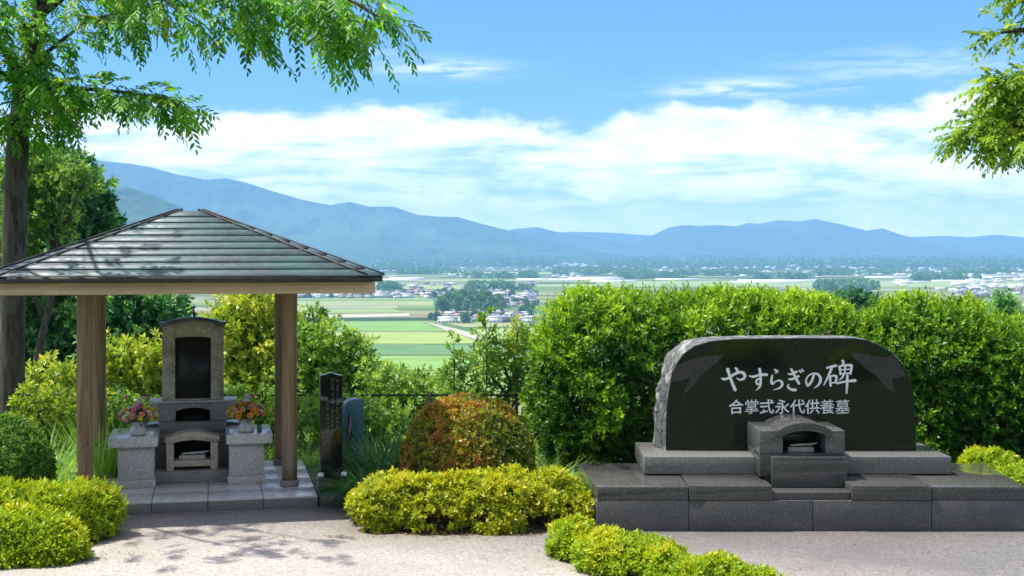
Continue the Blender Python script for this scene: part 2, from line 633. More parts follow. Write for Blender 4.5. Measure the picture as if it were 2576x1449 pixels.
def make_plain():
    m, q, bs = mat('valley_floor')
    co = objco(q)
    br = q.new('ShaderNodeTexBrick')
    q.put(br.inputs['Vector'], q.mapping(co, (1 / 150.0, 1 / 150.0, 1)))
    br.offset = 0.37
    br.inputs['Color1'].default_value = (0, 0, 0, 1)
    br.inputs['Color2'].default_value = (1, 1, 1, 1)
    br.inputs['Mortar'].default_value = (0.5, 0.5, 0.5, 1)
    br.inputs['Scale'].default_value = 1.0
    br.inputs['Mortar Size'].default_value = 0.012
    br.inputs['Brick Width'].default_value = 1.3
    br.inputs['Row Height'].default_value = 0.55
    c = q.ramp(br.outputs['Color'], [(0.0, (0.10, 0.20, 0.045)), (0.22, (0.24, 0.30, 0.08)), (0.42, (0.13, 0.23, 0.05)), (0.55, (0.33, 0.33, 0.15)),
                                     (0.68, (0.18, 0.27, 0.07)), (0.82, (0.27, 0.24, 0.14)), (0.93, (0.40, 0.37, 0.26))], 'CONSTANT')
    c = q.mix(br.outputs['Fac'], c, (0.34, 0.32, 0.24))
    x, y, z = q.sep(co)
    nf = q.noise(q.mapping(co, (1 / 900.0, 1 / 330.0, 1)), 1.0, 5, 0.62)
    far = q.smooth(y, 2300, 6000, 0.0, 0.215)
    wood = q.smooth(q.math('ADD', nf, far), 0.60, 0.645)
    c = q.mix(wood, c, (0.035, 0.075, 0.03))
    nt = q.noise(q.mapping(co, (1 / 500.0, 1 / 260.0, 1)), 1.0, 4, 0.6)
    q.put(bs.inputs['Base Color'], q.mix(1.0, c, (0.74, 0.74, 0.70), 'MULTIPLY'))
    bs.inputs['Roughness'].default_value = 0.95
    bs.inputs['Specular IOR Level'].default_value = 0.1
    return m


M['plain'] = make_plain()


def field_mat(name, c, var=0.18):
    m, q, bs = mat(name)
    co = objco(q)
    n = q.noise(q.mapping(co, (1 / 60.0, 1 / 14.0, 1)), 1.0, 5, 0.6)
    q.put(bs.inputs['Base Color'], q.mix(q.smooth(n, 0.3, 0.7), tuple(x * (1 - var) for x in c), tuple(x * (1 + var) for x in c)))
    bs.inputs['Roughness'].default_value = 0.95
    bs.inputs['Specular IOR Level'].default_value = 0.1
    return m


def make_forest(name, c0, c1, sc):
    m, q, bs = mat(name)
    co = objco(q)
    n = q.noise(q.mapping(co, (1 / sc, 1 / sc, 1 / sc)), 1.0, 6, 0.7)
    n2 = q.noise(q.mapping(co, (1 / 1200.0, 1 / 1200.0, 1 / 400.0)), 1.0, 4, 0.6)
    c = q.mix(q.smooth(n, 0.32, 0.68), c0, c1)
    c = q.mix(q.smooth(n2, 0.5, 0.66, 0, 0.4), c, tuple(x * 1.6 for x in c1))
    q.put(bs.inputs['Base Color'], c)
    bs.inputs['Roughness'].default_value = 1.0
    bs.inputs['Specular IOR Level'].default_value = 0.0
    return m


M['forest'] = make_forest('mountain_forest', (0.014, 0.036, 0.022), (0.070, 0.125, 0.050), 45.0)  # forest tones, contrast widened so colour carries sunlit ridges and shade

# ------------------------------------------------------------------ the setting
def plain_z(Y):
    return -72.4 + 0.004 * Y


def plain_pt(x, y, lift=0.0):
    Y = 75 * 3400 / (y - 626.4)
    return np.array([(x - 1288) / 3400 * Y, Y, plain_z(Y) + lift])


def ground_z(Y):
    if Y < 9.6:
        return min(1.0, (9.6 - Y) * 0.16) if Y > 0 else 1.0 + min(4.0, -Y * 0.12)
    if Y < 18.6:
        return 0.0
    return max(plain_z(Y) - 1.0, -(Y - 18.6) * 0.142)


ys = [-60, -40, -25, -12, -5, 0, 2, 3.4, 5, 7, 9.6, 11, 13, 15, 17, 18.6, 20, 23, 27, 33, 45, 70, 110, 170, 260, 360, 450, 520, 560]
xs = [-420, -200, -90, -45, -25, -14, -8, -4, 0, 4, 8, 14, 25, 45, 90, 200, 420]
gv, gf = [], []
for Y in ys:
    for X in xs:
        gv.append((X, Y, ground_z(Y)))
for i in range(len(ys) - 1):
    for j in range(len(xs) - 1):
        a = i * len(xs) + j
        gf.append((a, a + 1, a + 1 + len(xs), a + len(xs)))
g = MB()
g.add(gv, gf)
g.build('ground', M['ground'], kind='structure')

p = MB()
p.prism([(-9, 8.2), (9, 8.2), (9, 12.9), (0.9, 12.9), (0.9, 14.0), (-9, 14.0)], -0.05, 0.004)
p.build('paving', M['paving'], kind='structure')
p = MB()
bed = [(-1.38, 12.75), (-1.15, 12.56), (-0.6, 12.50), (0.1, 12.54), (0.6, 12.72), (0.78, 12.9), (0.78, 16.0), (-1.65, 16.0), (-1.55, 13.4)]
p.prism(bed, -0.05, 0.012)
bed = [(-6, 11.35), (-4.0, 11.4), (-3.85, 11.6), (-4.05, 12.2), (-4.75, 13.3), (-4.9, 15.0), (-6.5, 15.0)]
p.prism(bed, -0.05, 0.012)
p.build('planting_bed', M['soil'], kind='structure')

# valley floor out to the mountains
pv, pf = [], []
pys = [480, 700, 1000, 1500, 2200, 3200, 4600, 6500, 9000, 11000, 13400]
pxs = [-7000, -5000, -2500, -1000, 0, 1000, 2500, 5000, 7000]
for Y in pys:
    for X in pxs:
        pv.append((X, Y, plain_z(Y)))
for i in range(len(pys) - 1):
    for j in range(len(pxs) - 1):
        a = i * len(pxs) + j
        pf.append((a, a + 1, a + 1 + len(pxs), a + len(pxs)))
p = MB()
p.add(pv, pf)
p.build('plain', M['plain'], kind='structure')

FIELDS = [
    ('rice_field', (0.17, 0.36, 0.055), [(700, 809), (1062, 809), (1100, 822), (1128, 834), (700, 835)]),
    ('rice_field', (0.34, 0.43, 0.075), [(700, 838), (1135, 837), (1165, 846), (1215, 865), (700, 867)]),
    ('rice_field', (0.09, 0.24, 0.06), [(700, 869), (1215, 867), (1330, 868), (1330, 893), (700, 895)]),
    ('rice_field', (0.20, 0.40, 0.06), [(700, 898), (1330, 896), (1330, 932), (700, 932)]),
    ('rice_field', (0.26, 0.40, 0.10), [(700, 935), (1330, 935), (1330, 985), (700, 985)]),
    ('rice_field', (0.33, 0.36, 0.14), [(1110, 812), (1330, 812), (1330, 822), (1170, 824)]),
    ('rice_field', (0.30, 0.42, 0.11), [(1190, 828), (1420, 824), (1420, 858), (1245, 862)]),
    ('farm_track', (0.52, 0.47, 0.38), [(1058, 812), (1072, 812), (1150, 828), (1225, 852), (1255, 863), (1215, 863), (1170, 846), (1120, 831)]),
    ('farm_track', (0.56, 0.50, 0.40), [(700, 795), (900, 791), (1030, 789), (1030, 796), (900, 799), (700, 801)]),
    ('rice_field', (0.26, 0.36, 0.11), [(640, 777), (985, 776), (1020, 787), (640, 790)]),
    ('rice_field', (0.40, 0.40, 0.26), [(640, 771), (1000, 771), (1000, 775), (640, 775)]),
    ('rice_field', (0.30, 0.38, 0.14), [(640, 758), (1090, 757), (1090, 770), (640, 770)]),
    ('rice_field', (0.18, 0.32, 0.09), [(640, 750), (1090, 750), (1090, 756), (640, 756.5)]),
    ('rice_field', (0.32, 0.40, 0.15), [(960, 716), (1340, 716), (1340, 727), (940, 728)]),
    ('rice_field', (0.22, 0.18, 0.14), [(1050, 709), (1500, 709), (1500, 715), (1050, 715)]),
    ('rice_field', (0.34, 0.42, 0.17), [(940, 703.5), (1400, 704), (1400, 708), (940, 708)]),
    ('rice_field', (0.30, 0.40, 0.14), [(1350, 706), (2600, 708), (2600, 722), (1350, 722)]),
    ('rice_field', (0.28, 0.40, 0.15), [(1080, 684), (1900, 685), (1900, 691), (1080, 690)]),
]
for nm, c, poly in FIELDS:
    m = field_mat(nm, tuple((x * 0.8 + y_ * 0.2) * 0.80 for x, y_ in zip(c, (0.34, 0.36, 0.22))))
    b = MB()
    b.add([plain_pt(x, y, 0.35) for x, y in reversed(poly)], [tuple(range(len(poly)))])
    b.build(nm, m, kind='structure')


def ridge(name, crest, Rc, Rf, mat_, seed, spur=0.48, step=6, back=0.25, rough=10.0):
    xs_ = np.arange(crest[0][0], crest[-1][0] + 1, step)
    cy = np.interp(xs_, [c[0] for c in crest], [c[1] for c in crest])
    nt = 46
    ts = np.linspace(0, 1 + back, nt)
    Xg, Tg = np.meshgrid(xs_, ts)
    Yg = Rf + (Rc - Rf) * Tg
    X = (Xg - 1288) / 3400 * Rc
    zc = 2.6 + (640 - cy) / 3400 * Rc
    zc = np.tile(zc, (nt, 1))
    zb = plain_z(Yg) - 3
    tt = np.clip(Tg, 0, 1)
    prof = np.where(Tg <= 1, 0.25 * tt + 0.75 * tt ** 1.5, 1 - (Tg - 1) * 1.2)
    pn = np.stack([X / 520.0, Yg / 1500.0, np.full_like(X, seed)], -1)
    rid = 1 - np.abs(2 * fbm(pn, 4, 0.55) - 1)
    env = 4 * tt * (1 - tt)
    prof = prof * (1 - spur * env * (1 - rid) * 2.2) + 0.10 * env * (rid - 0.7)
    z = zb + (zc - zb) * prof
    z += rough * (fbm(np.stack([X / 130.0, Yg / 130.0, np.full_like(X, seed + 5)], -1), 3) - 0.5) * (0.4 + env)
    n = len(xs_)
    idx = np.arange(nt * n).reshape(nt, n)
    f = np.stack([idx[:-1, :-1], idx[:-1, 1:], idx[1:, 1:], idx[1:, :-1]], -1).reshape(-1, 4)
    me = np_mesh(name, np.stack([X, Yg, z], -1).reshape(-1, 3), f.ravel(), np.full(len(f), 4), True)
    link_mesh(name, me, mat_, None, 'structure')


ridge('hills', [(-500, 372), (-200, 378), (0, 385), (195, 398), (260, 405), (330, 412), (380, 420), (450, 440), (520, 452), (570, 448), (620, 460), (700, 485), (760, 502), (830, 516),
                (880, 508), (930, 520), (990, 520), (1050, 540), (1100, 545), (1150, 546), (1200, 560), (1290, 582), (1350, 598), (1420, 615), (1500, 630), (1580, 645)], 8600, 6600, M['forest'], 1.0, rough=16, step=4)
ridge('hills', [(-400, 430), (150, 455), (250, 462), (330, 472), (400, 497), (450, 520), (520, 565), (600, 610), (680, 655)], 4600, 3700, M['forest'], 4.0, rough=16, step=4)
ridge('hills', [(1220, 600), (1290, 577), (1350, 571), (1400, 583), (1450, 590), (1500, 600), (1560, 615), (1640, 630), (1700, 642)], 10600, 9300, M['forest'], 7.0)
ridge('hills', [(1300, 600), (1380, 586), (1440, 583), (1500, 584), (1560, 587), (1630, 592), (1700, 605), (1800, 620)], 13000, 12200, M['forest'], 9.0)
ridge('hills', [(1440, 648), (1540, 626), (1620, 602), (1680, 573), (1720, 566), (1760, 568), (1800, 566), (1850, 569), (1880, 561), (1910, 563), (1960, 554), (2010, 557), (2050, 551), (2085, 558),
                (2120, 565), (2180, 580), (2220, 574), (2260, 588), (2310, 602), (2380, 622), (2460, 645)], 10800, 9200, M['forest'], 12.0, spur=0.42, step=4)
ridge('hills', [(2180, 625), (2290, 597), (2380, 593), (2440, 597), (2500, 590), (2576, 597), (2700, 612), (2850, 640)], 12400, 11000, M['forest'], 15.0)

# the air of the valley
hz = MB()
hz.box(-7200, 7200, -90, 13600, -80, 660)
mh = bpy.data.materials.new('valley_air')
mh.use_nodes = True
q = NT(mh.node_tree)
q.n.remove(q.n['Principled BSDF'])
pvn = q.new('ShaderNodeVolumePrincipled')
pvn.inputs['Color'].default_value = (0.29, 0.575, 1.0, 1)
pvn.inputs['Density'].default_value = 1.2e-4
pvn.inputs['Anisotropy'].default_value = 0.0
q.l.new(pvn.outputs[0], q.n['Material Output'].inputs['Volume'])
hz.build('haze', mh, kind='stuff')

# ------------------------------------------------------------------ pavilion
PA = R(12.5)
FR = np.array([-1.995, 13.9, 0.0])
PU = np.array([math.cos(PA), math.sin(PA), 0])
PV = np.array([-math.sin(PA), math.cos(PA), 0])


def pv_loc(u, v, z=0.0):
    return tuple(FR + PU * u + PV * v + np.array([0, 0, z]))


pav = thing('pavilion', 'open timber pavilion with dark hipped roof on four round posts over granite platform', 'pavilion', pv_loc(-1.375, 1.25), PA)
CU, CV = 0.075, 0.135        # roof centre in the platform's frame
# platform of slabs with open joints
b = MB()
nu_, nv_ = 5, 4
gap = 0.004
us = [-1.375, -0.83, -0.28, 0.27, 0.82, 1.375]
vs_ = [-1.25, -0.72, -0.1, 0.55, 1.25]
for i in range(5):
    for j in range(4):
        b.box(us[i] + gap, us[i + 1] - gap, vs_[j] + gap, vs_[j + 1] - gap, 0.098, 0.12)
b.build('platform_paving', M['granite_tile'], pav, bevel=0.003)
b = MB()
for i in range(5):
    b.box(us[i] + 0.003, us[i + 1] - 0.003, -1.245, -1.10, -0.02, 0.096)
b.box(-1.372, -1.25, -1.098, 1.245, -0.02, 0.096)
b.box(1.25, 1.372, -1.098, 1.245, -0.02, 0.096)
b.box(-1.248, 1.248, -1.095, 1.245, -0.02, 0.09)
b.build('platform_edging', granite('edging_granite', (0.17, 0.17, 0.168), (0.09, 0.09, 0.09), (0.27, 0.27, 0.265), 0.5, 0.4, 140), pav, bevel=0.003)

for cu, cv in ((-0.978, -0.61), (1.122, -0.61), (-0.958, 0.92), (1.112, 0.92)):
    b = MB()
    rr = 0.080
    prof = [(rr * (1.0 + 0.012 * math.sin(k * 1.9)), 0.19 + 2.12 * k / 12) for k in range(13)]
    b.lathe(prof, cu, cv, 24)
    po = b.build('post', M['wood'], pav, smooth=True)
    b = MB()
    b.lathe([(0.098, 0.12), (0.10, 0.13), (0.098, 0.175), (0.090, 0.19)], cu, cv, 24)
    b.build('post_base', M['granite_shade'], po, smooth=False)


def octo(hx, hy, c):
    return [(CU - hx + c, CV - hy), (CU + hx - c, CV - hy), (CU + hx, CV - hy + c), (CU + hx, CV + hy - c), (CU + hx - c, CV + hy), (CU - hx + c, CV + hy), (CU - hx, CV + hy - c), (CU - hx, CV - hy + c)]


def ring_faces(a, c, n=8):
    return [(a + i, a + (i + 1) % n, c + (i + 1) % n, c + i) for i in range(n)]


NC = 10
HX, HY, HX0, HY0 = 1.955, 1.74, 0.125, 0.11
ZT, ZE = 3.085, 2.385


def rp(t):
    return HX0 + (HX - HX0) * t, HY0 + (HY - HY0) * t, 0.05 + 0.15 * t, ZT + (ZE - ZT) * t


b = MB()
rv, rf_ = [], []
lip = 0.006
for i in range(NC):
    hx, hy, c, z = rp(i / NC)
    top_ring = [(x, y, z - 0.004) for x, y in octo(hx, hy, c)]
    hx, hy, c, z = rp((i + 1) / NC)
    lo = [(x, y, z + lip) for x, y in octo(hx + 0.012, hy + 0.012, c)]
    lo2 = [(x, y, z - 0.004) for x, y in octo(hx + 0.012, hy + 0.012, c)]
    lo3 = [(x, y, z - 0.004) for x, y in octo(hx - 0.02, hy - 0.02, c)]
    a = len(rv)
    rv += lo3 + lo2 + lo + top_ring
    rf_ += ring_faces(a, a + 8) + ring_faces(a + 8, a + 16) + ring_faces(a + 16, a + 24)
a = len(rv)
hx, hy, c, z = rp(0)
rv += [(x, y, z - 0.004) for x, y in octo(hx, hy, c)]
rf_.append(tuple(range(a, a + 8)))
b.add(rv, rf_)
b.build('roof', M['roof'], pav)
b = MB()
for k in range(8):
    pts = []
    for i in range(NC + 1):
        hx, hy, c, z = rp(i / NC)
        x, y = octo(hx + 0.01, hy + 0.01, c)[k]
        pts.append((x, y, z + 0.014))
    b.tube(pts, 0.010, 5)
b.build('hip_seam', M['fascia'], pav, smooth=True)
b = MB()
hx, hy, c, z = rp(1)
o1, o2 = octo(hx - 0.006, hy - 0.006, c), octo(hx - 0.05, hy - 0.05, c)
vv = [(x, y, 2.324) for x, y in o1] + [(x, y, 2.379) for x, y in o1] + [(x, y, 2.379) for x, y in o2] + [(x, y, 2.324) for x, y in o2]
b.add(vv, ring_faces(0, 8) + ring_faces(8, 16) + ring_faces(16, 24) + ring_faces(24, 0))
b.build('fascia', M['fascia'], pav)
hx, hy = 1.86, 1.645
for (x0, x1, y0, y1) in ((CU - hx, CU + hx, CV - hy, CV - hy + 0.05), (CU - hx, CU + hx, CV + hy - 0.05, CV + hy),
                         (CU - hx, CU - hx + 0.05, CV - hy + 0.052, CV + hy - 0.052), (CU + hx - 0.05, CU + hx, CV - hy + 0.052, CV + hy - 0.052)):
    b = MB()
    b.box(x0, x1, y0, y1, 2.205, 2.322)
    b.build('eave_board', M['beam'], pav, bevel=0.004)
b = MB()
b.box(CU - hx + 0.06, CU + hx - 0.06, CV - hy + 0.06, CV + hy - 0.06, 2.30, 2.318)
b.build('soffit', M['wood'], pav)

# ------------------------------------------------------------------ grave stone under the roof
grv = thing('gravestone', 'tall weathered granite headstone with black panel and stepped base under the pavilion', 'gravestone', pv_loc(-1.275, 1.08, 0.12), PA)


def arch(w2, z0, z1, n=10, ends=None):
    """points along a shallow arch from right to left"""
    out = []
    for i in range(n + 1):
        t = i / n
        out.append((w2 - 2 * w2 * t, z0 + (z1 - z0) * math.sin(math.pi * t) ** 0.9))
    return out


b = MB()
b.box(-0.41, 0.41, 0.0, 1.3, 0.0, 0.13)
b.build('plinth', M['granite_shade'], grv, bevel=0.006)
b = MB()      # hearth: two jambs, a sill and a curved lintel round a real hollow
b.box(-0.275, -0.195, 0.04, 0.30, 0.13, 0.432)
b.box(0.195, 0.275, 0.04, 0.30, 0.13, 0.432)
b.box(-0.194, 0.194, 0.045, 0.30, 0.17, 0.235)
b.xz_prism([(-0.29, 0.434), (-0.195, 0.434), (-0.1, 0.452), (0, 0.46), (0.1, 0.452), (0.195, 0.434), (0.29, 0.434)] + [(0.29, 0.485)] + arch(0.24, 0.49, 0.55) + [(-0.29, 0.485)], 0.03, 0.31)
b.build('hearth', M['granite_moss'], grv, bevel=0.004)
b = MB()
b.box(-0.40, 0.40, 0.305, 1.1, 0.13, 0.38)
b.box(-0.40, 0.40, 0.32, 1.1, 0.382, 0.485)
b.build('lower_body', M['granite_shade'], grv, bevel=0.006)
b = MB()
b.box(-0.52, 0.52, 0.62, 1.12, 0.487, 0.57)
b.build('offering_shelf', M['granite_step'], grv, bevel=0.004)
b = MB()
b.box(-0.37, 0.37, 0.46, 0.618, 0.487, 0.60)
b.build('middle_step', M['granite_shade'], grv, bevel=0.005)
b = MB()      # upper block with an incense hollow
b.box(-0.385, -0.19, 0.56, 1.1, 0.60, 0.80)
b.box(0.19, 0.385, 0.56, 1.1, 0.60, 0.80)
b.box(-0.189, 0.189, 0.80, 1.1, 0.60, 0.775)
b.xz_prism([(-0.189, 0.72), (-0.10, 0.745), (0, 0.755), (0.10, 0.745), (0.189, 0.72), (0.189, 0.798), (-0.189, 0.798)], 0.56, 0.799)
b.build('upper_body', M['granite_shade'], grv, bevel=0.004)
b = MB()
b.box(-0.49, 0.49, 0.74, 1.12, 0.745, 0.815)
b.box(-0.40, 0.40, 0.60, 0.739, 0.802, 0.825)
b.build('upper_shelf', M['granite_light'], grv, bevel=0.004)
b = MB()
b.box(-0.12, 0.12, 0.63, 0.74, 0.602, 0.66)
b.build('incense_pot', M['black_void'], grv, bevel=0.01)
b = MB()
b.box(-0.188, 0.188, 0.62, 0.799, 0.5715, 0.601)
b.box(-0.188, 0.188, 0.790, 0.7995, 0.6015, 0.77)
b.box(-0.1885, -0.182, 0.58, 0.7895, 0.6015, 0.72)
b.box(0.182, 0.1885, 0.58, 0.7895, 0.6015, 0.72)
b.build('shade_lining', M['black_void'], grv)  # black plates that put the hollow's shade into its colour
b = MB()
b.box(-0.193, 0.193, 0.295, 0.3035, 0.2365, 0.433)
b.box(-0.1945, -0.188, 0.06, 0.2945, 0.2365, 0.432)
b.box(0.188, 0.1945, 0.06, 0.2945, 0.2365, 0.432)
b.build('hearth_shade_lining', M['black_void'], grv)  # shade inside the hearth, painted as black plates
# headstone
HY_ = 0.66
b = MB()
arc = arch(0.34, 1.66, 1.735, 14)
inner = [(-0.198, 0.845), (0.198, 0.845), (0.198, 1.535), (0.1, 1.545), (0, 1.55), (-0.1, 1.545), (-0.198, 1.535)]
b.xz_prism([(-0.34, 0.826), (0.34, 0.826)] + arc, HY_ + 0.03, HY_ + 0.30)
outer = [(-0.34, 0.826), (0.34, 0.826), (0.34, 1.66), (0.17, 1.715), (0, 1.735), (-0.17, 1.715), (-0.34, 1.66)]
n = 7
fr = [(x, HY_, z) for x, z in outer] + [(x, HY_, z) for x, z in inner] + [(x, HY_ + 0.029, z) for x, z in outer] + [(x, HY_ + 0.029, z) for x, z in inner]
ff = []
for i in range(n):
    j = (i + 1) % n
    ff += [(i, j, n + j, n + i), (i, 2 * n + i, 2 * n + j, j), (n + i, n + j, 3 * n + j, 3 * n + i)]
b.add(fr, ff)
hs = b.build('headstone', M['granite_moss'], grv)
b = MB()
b.xz_prism([(x * 0.99, 0.85 + (z - 0.85) * 0.994) for x, z in inner], HY_ + 0.016, HY_ + 0.0285)
b.build('panel', granite('dull_black_granite', (0.022, 0.021, 0.018), (0.014, 0.014, 0.012), (0.034, 0.032, 0.028), 0.4, 0.3, 200), grv)
b = MB()
cap_in = arch(0.352, 1.664, 1.739, 14)
cap_out = [(x * 1.04, z + 0.022) for x, z in cap_in]
cap_out[0] = (0.372, 1.705)
cap_out[-1] = (-0.372, 1.705)
b.xz_prism(list(reversed(cap_in)) + cap_out, HY_ - 0.015, HY_ + 0.31)
b.build('cap_stone', granite('slate_cap', (0.14, 0.15, 0.18), (0.08, 0.085, 0.10), (0.24, 0.25, 0.28), 0.4, 0.5, 120), grv)


def glyph_marks(b, x0, z0, w_, h_, y, seed):
    """worn engraved strokes, too faint in the photograph to read"""
    r = random.Random(seed)
    for k in range(5):
        if r.random() < 0.55:
            z = z0 + h_ * (0.1 + 0.2 * k)
            a = r.uniform(0, 0.25)
            b.box(x0 + w_ * a, x0 + w_ * (1 - a), y - 0.0015, y, z, z + h_ * 0.07)
        else:
            x = x0 + w_ * (0.15 + 0.17 * k)
            b.box(x, x + w_ * 0.08, y - 0.0025, y - 0.001, z0 + h_ * r.uniform(0, 0.4), z0 + h_ * r.uniform(0.6, 1))


b = MB()
for k in range(5):
    glyph_marks(b, -0.04, 0.98 + 0.095 * k, 0.08, 0.075, HY_ + 0.0155, 30 + k)
for k in range(6):
    glyph_marks(b, -0.13, 0.92 + 0.035 * k, 0.022, 0.028, HY_ + 0.0155, 50 + k)
b.build('inscription', plain_mat('worn_engraving', (0.03, 0.03, 0.027), 0.8), grv)

b = MB()
p0 = pv_loc(-1.27, 2.15, 0.12)
b.tube([p0, (p0[0], p0[1], 1.93), (p0[0], p0[1], 2.03)], [0.011, 0.011, 0.003], 6)
b.tube([(p0[0], p0[1], 1.86), (p0[0] + 0.03, p0[1], 1.93), (p0[0] + 0.045, p0[1], 1.90)], 0.005, 5)
tag(b.build('stake', M['metal_dark']), 'thin black stake sticking up behind the headstone', 'stake')


def incense_tray(loc, rz, label, w_=0.13):
    t = thing('incense_tray', label, 'incense tray', loc, rz, 'incense trays')
    b = MB()
    b.box(-w_, w_, -0.04, 0.04, 0.0, 0.045)
    b.box(-w_ * 0.95, w_ * 0.95, -0.044, -0.041, 0.008, 0.036)
    b.build('tray', M['ash'], t, bevel=0.006)
    b = MB()
    r = random.Random(4)
    for k in range(9):
        x = -w_ * 0.8 + k * w_ * 0.2
        b.tube([(x, r.uniform(-0.02, 0.02), 0.062), (x + r.uniform(0.06, 0.1), r.uniform(-0.02, 0.02), 0.066 + 0.002 * k)], 0.008, 6)
    b.build('incense_bundle', M['white'], t, smooth=True)
    return t


incense_tray(pv_loc(-1.275, 1.24, 0.12 + 0.236), PA, 'pale incense tray in the hearth below the tall headstone', 0.14)


def pedestal(u, v, slab_dx, slab_w, label):
    t = thing('stone_pedestal', label, 'pedestal', pv_loc(u, v, 0.12), PA, 'granite pedestals')
    b = MB()
    b.box(-0.20, 0.20, -0.01, 0.64, 0, 0.085)
    b.build('base', M['granite_light'], t, bevel=0.004)
    b = MB()
    b.box(-0.185, 0.185, 0.005, 0.62, 0.086, 0.436)
    b.build('body', M['granite_light'], t, bevel=0.004)
    b = MB()
    b.box(slab_dx - slab_w, slab_dx + slab_w, -0.05, 0.80, 0.437, 0.54)
    b.build('top_slab', granite('slab_granite', (0.54, 0.54, 0.53), (0.28, 0.28, 0.275), (0.68, 0.68, 0.66), 0.20, 0.5, 130), t, bevel=0.006)
    return t


pedestal(-1.852, 0.86, -0.03, 0.255, 'granite pedestal under the vase nearer the big tree trunk')
pedestal(-0.700, 0.88, 0.03, 0.245, 'granite pedestal beside the black stele, holding a vase and a dark cup')


def vase(u, v, label):
    loc = pv_loc(u, v, 0.661)
    t = thing('flower_vase', label, 'vase', loc, PA, 'stone vases')
    b = MB()
    b.lathe([(0.070, 0), (0.088, 0.012), (0.092, 0.035), (0.078, 0.07), (0.063, 0.095), (0.066, 0.12), (0.082, 0.15), (0.074, 0.15), (0.058, 0.12), (0.05, 0.08)], 0, 0, 32)
    b.build('bowl', M['vase'], t, smooth=True)
    return loc


FLC = {'orange': (0.85, 0.36, 0.04), 'yellow': (0.9, 0.68, 0.05), 'pink': (0.85, 0.30, 0.42), 'magenta': (0.72, 0.06, 0.34), 'cream': (0.88, 0.80, 0.60), 'coral': (0.88, 0.38, 0.26), 'white': (0.85, 0.85, 0.86)}
FM = {k: plain_mat('petal_' + k, c, 0.6, var=0.25, scale=40, spec=0.2) for k, c in FLC.items()}
M['flower_leaf'] = plain_mat('flower_leaf', (0.045, 0.13, 0.03), 0.5, var=0.4, scale=30)
FMESH = {}


def flower_mesh(colr):
    if colr in FMESH:
        return FMESH[colr]
    b = MB()
    r = random.Random(hash(len(colr)) % 97)
    for layer, (n, tilt, L) in enumerate(((9, 0.25, 0.036), (8, 0.7, 0.031), (6, 1.1, 0.024))):
        for k in range(n):
            a = 2 * math.pi * (k + 0.5 * layer) / n + r.uniform(-0.1, 0.1)
            d = Vector((math.cos(a) * math.cos(tilt), math.sin(a) * math.cos(tilt), math.sin(tilt)))
            s = Vector((-math.sin(a), math.cos(a), 0)) * 0.010
            o = Vector((0, 0, 0.004 * layer))
            b.add([o, o + d * L * 0.6 - s, o + d * L + Vector((0, 0, 0.004)), o + d * L * 0.6 + s], [(0, 1, 2, 3)])
    v = np.array(b.v)
    me = np_mesh('flower', v, [i for f in b.f for i in f], [4] * len(b.f))
    me.materials.append(FM[colr])
    FMESH[colr] = me
    return me


def bouquet(loc, label, cols, seed, tall):
    t = thing('bouquet', label, 'flowers', (loc[0], loc[1], loc[2] + 0.10), PA, 'bouquets in vases')
    r = random.Random(seed)
    heads = []
    n = 44
    for k in range(n):
        cz = 1 - (k + 0.5) / n * 1.12
        a = k * 2.39996 + r.uniform(-0.2, 0.2)
        s = math.sqrt(max(0, 1 - cz * cz))
        heads.append((math.cos(a) * s * 0.185, math.sin(a) * s * 0.15, 0.085 + cz * 0.115, 1.0))
    for k in range(tall):
        heads.append((r.uniform(-0.14, 0.14), r.uniform(0.04, 0.14), r.uniform(0.20, 0.29), 0.8))
    heads.append((0.0, -0.02, 0.23, 1.3))
    heads.append((0.01, 0.0, 0.275, 1.2))
    st = MB()
    for k, (x, y, z, sc) in enumerate(heads):
        c = 'white' if k >= len(heads) - 2 else cols[int((math.atan2(y, x) + math.pi) * 1.2 + r.uniform(0, 2.5)) % len(cols)]
        f = bpy.data.objects.new('flower', flower_mesh(c))
        COL.objects.link(f)
        f.parent = t
        f.location = (x, y, z)
        d = Vector((x, y, max(0.02, (z - 0.03)))).normalized()
        f.rotation_euler = d.to_track_quat('Z', 'Y').to_euler()
        sc = sc * r.uniform(0.85, 1.25)
        f.scale = (sc, sc, sc)
        st.tube([(x * 0.1, y * 0.1, 0.0), (x * 0.6, y * 0.6, z * 0.5), (x, y, z)], 0.003, 4)
    for k in range(80):
        a = r.uniform(0, 6.28)
        e = r.uniform(-0.25, 1.2)
        L = r.uniform(0.12, 0.21)
        d = Vector((math.cos(a) * math.cos(e), math.sin(a) * math.cos(e), math.sin(e)))
        s = d.cross(Vector((0, 0, 1))).normalized() * 0.018
        o = d * L * 0.55 + Vector((0, 0, 0.05))
        st.add([o, o + d * L * 0.2 - s, o + d * L * 0.45, o + d * L * 0.2 + s], [(0, 1, 2, 3)])
    st.build('greenery', M['flower_leaf'], t)


l1 = vase(-1.84, 1.02, 'grey stone vase on the pedestal nearer the big tree trunk')
bouquet(l1, 'bouquet of orange, cream and pink flowers in the vase nearer the big tree trunk', ['orange', 'cream', 'pink', 'coral', 'yellow', 'cream'], 3, 8)
l2 = vase(-0.70, 1.04, 'grey stone vase standing beside the dark cup on its pedestal')
bouquet(l2, 'bouquet of magenta, yellow and coral flowers in the vase beside the dark cup', ['magenta', 'yellow', 'coral', 'orange', 'magenta', 'cream'], 8, 4)
b = MB()
lc = pv_loc(-0.56, 0.98, 0.661)
b.lathe([(0.022, lc[2]), (0.026, lc[2] + 0.01), (0.028, lc[2] + 0.085), (0.022, lc[2] + 0.085), (0.02, lc[2] + 0.02)], lc[0], lc[1], 20)
tag(b.build('cup', plain_mat('dark_glass', (0.03, 0.06, 0.05), 0.15), smooth=False), 'small dark green cup beside the vase on the pedestal', 'cup')
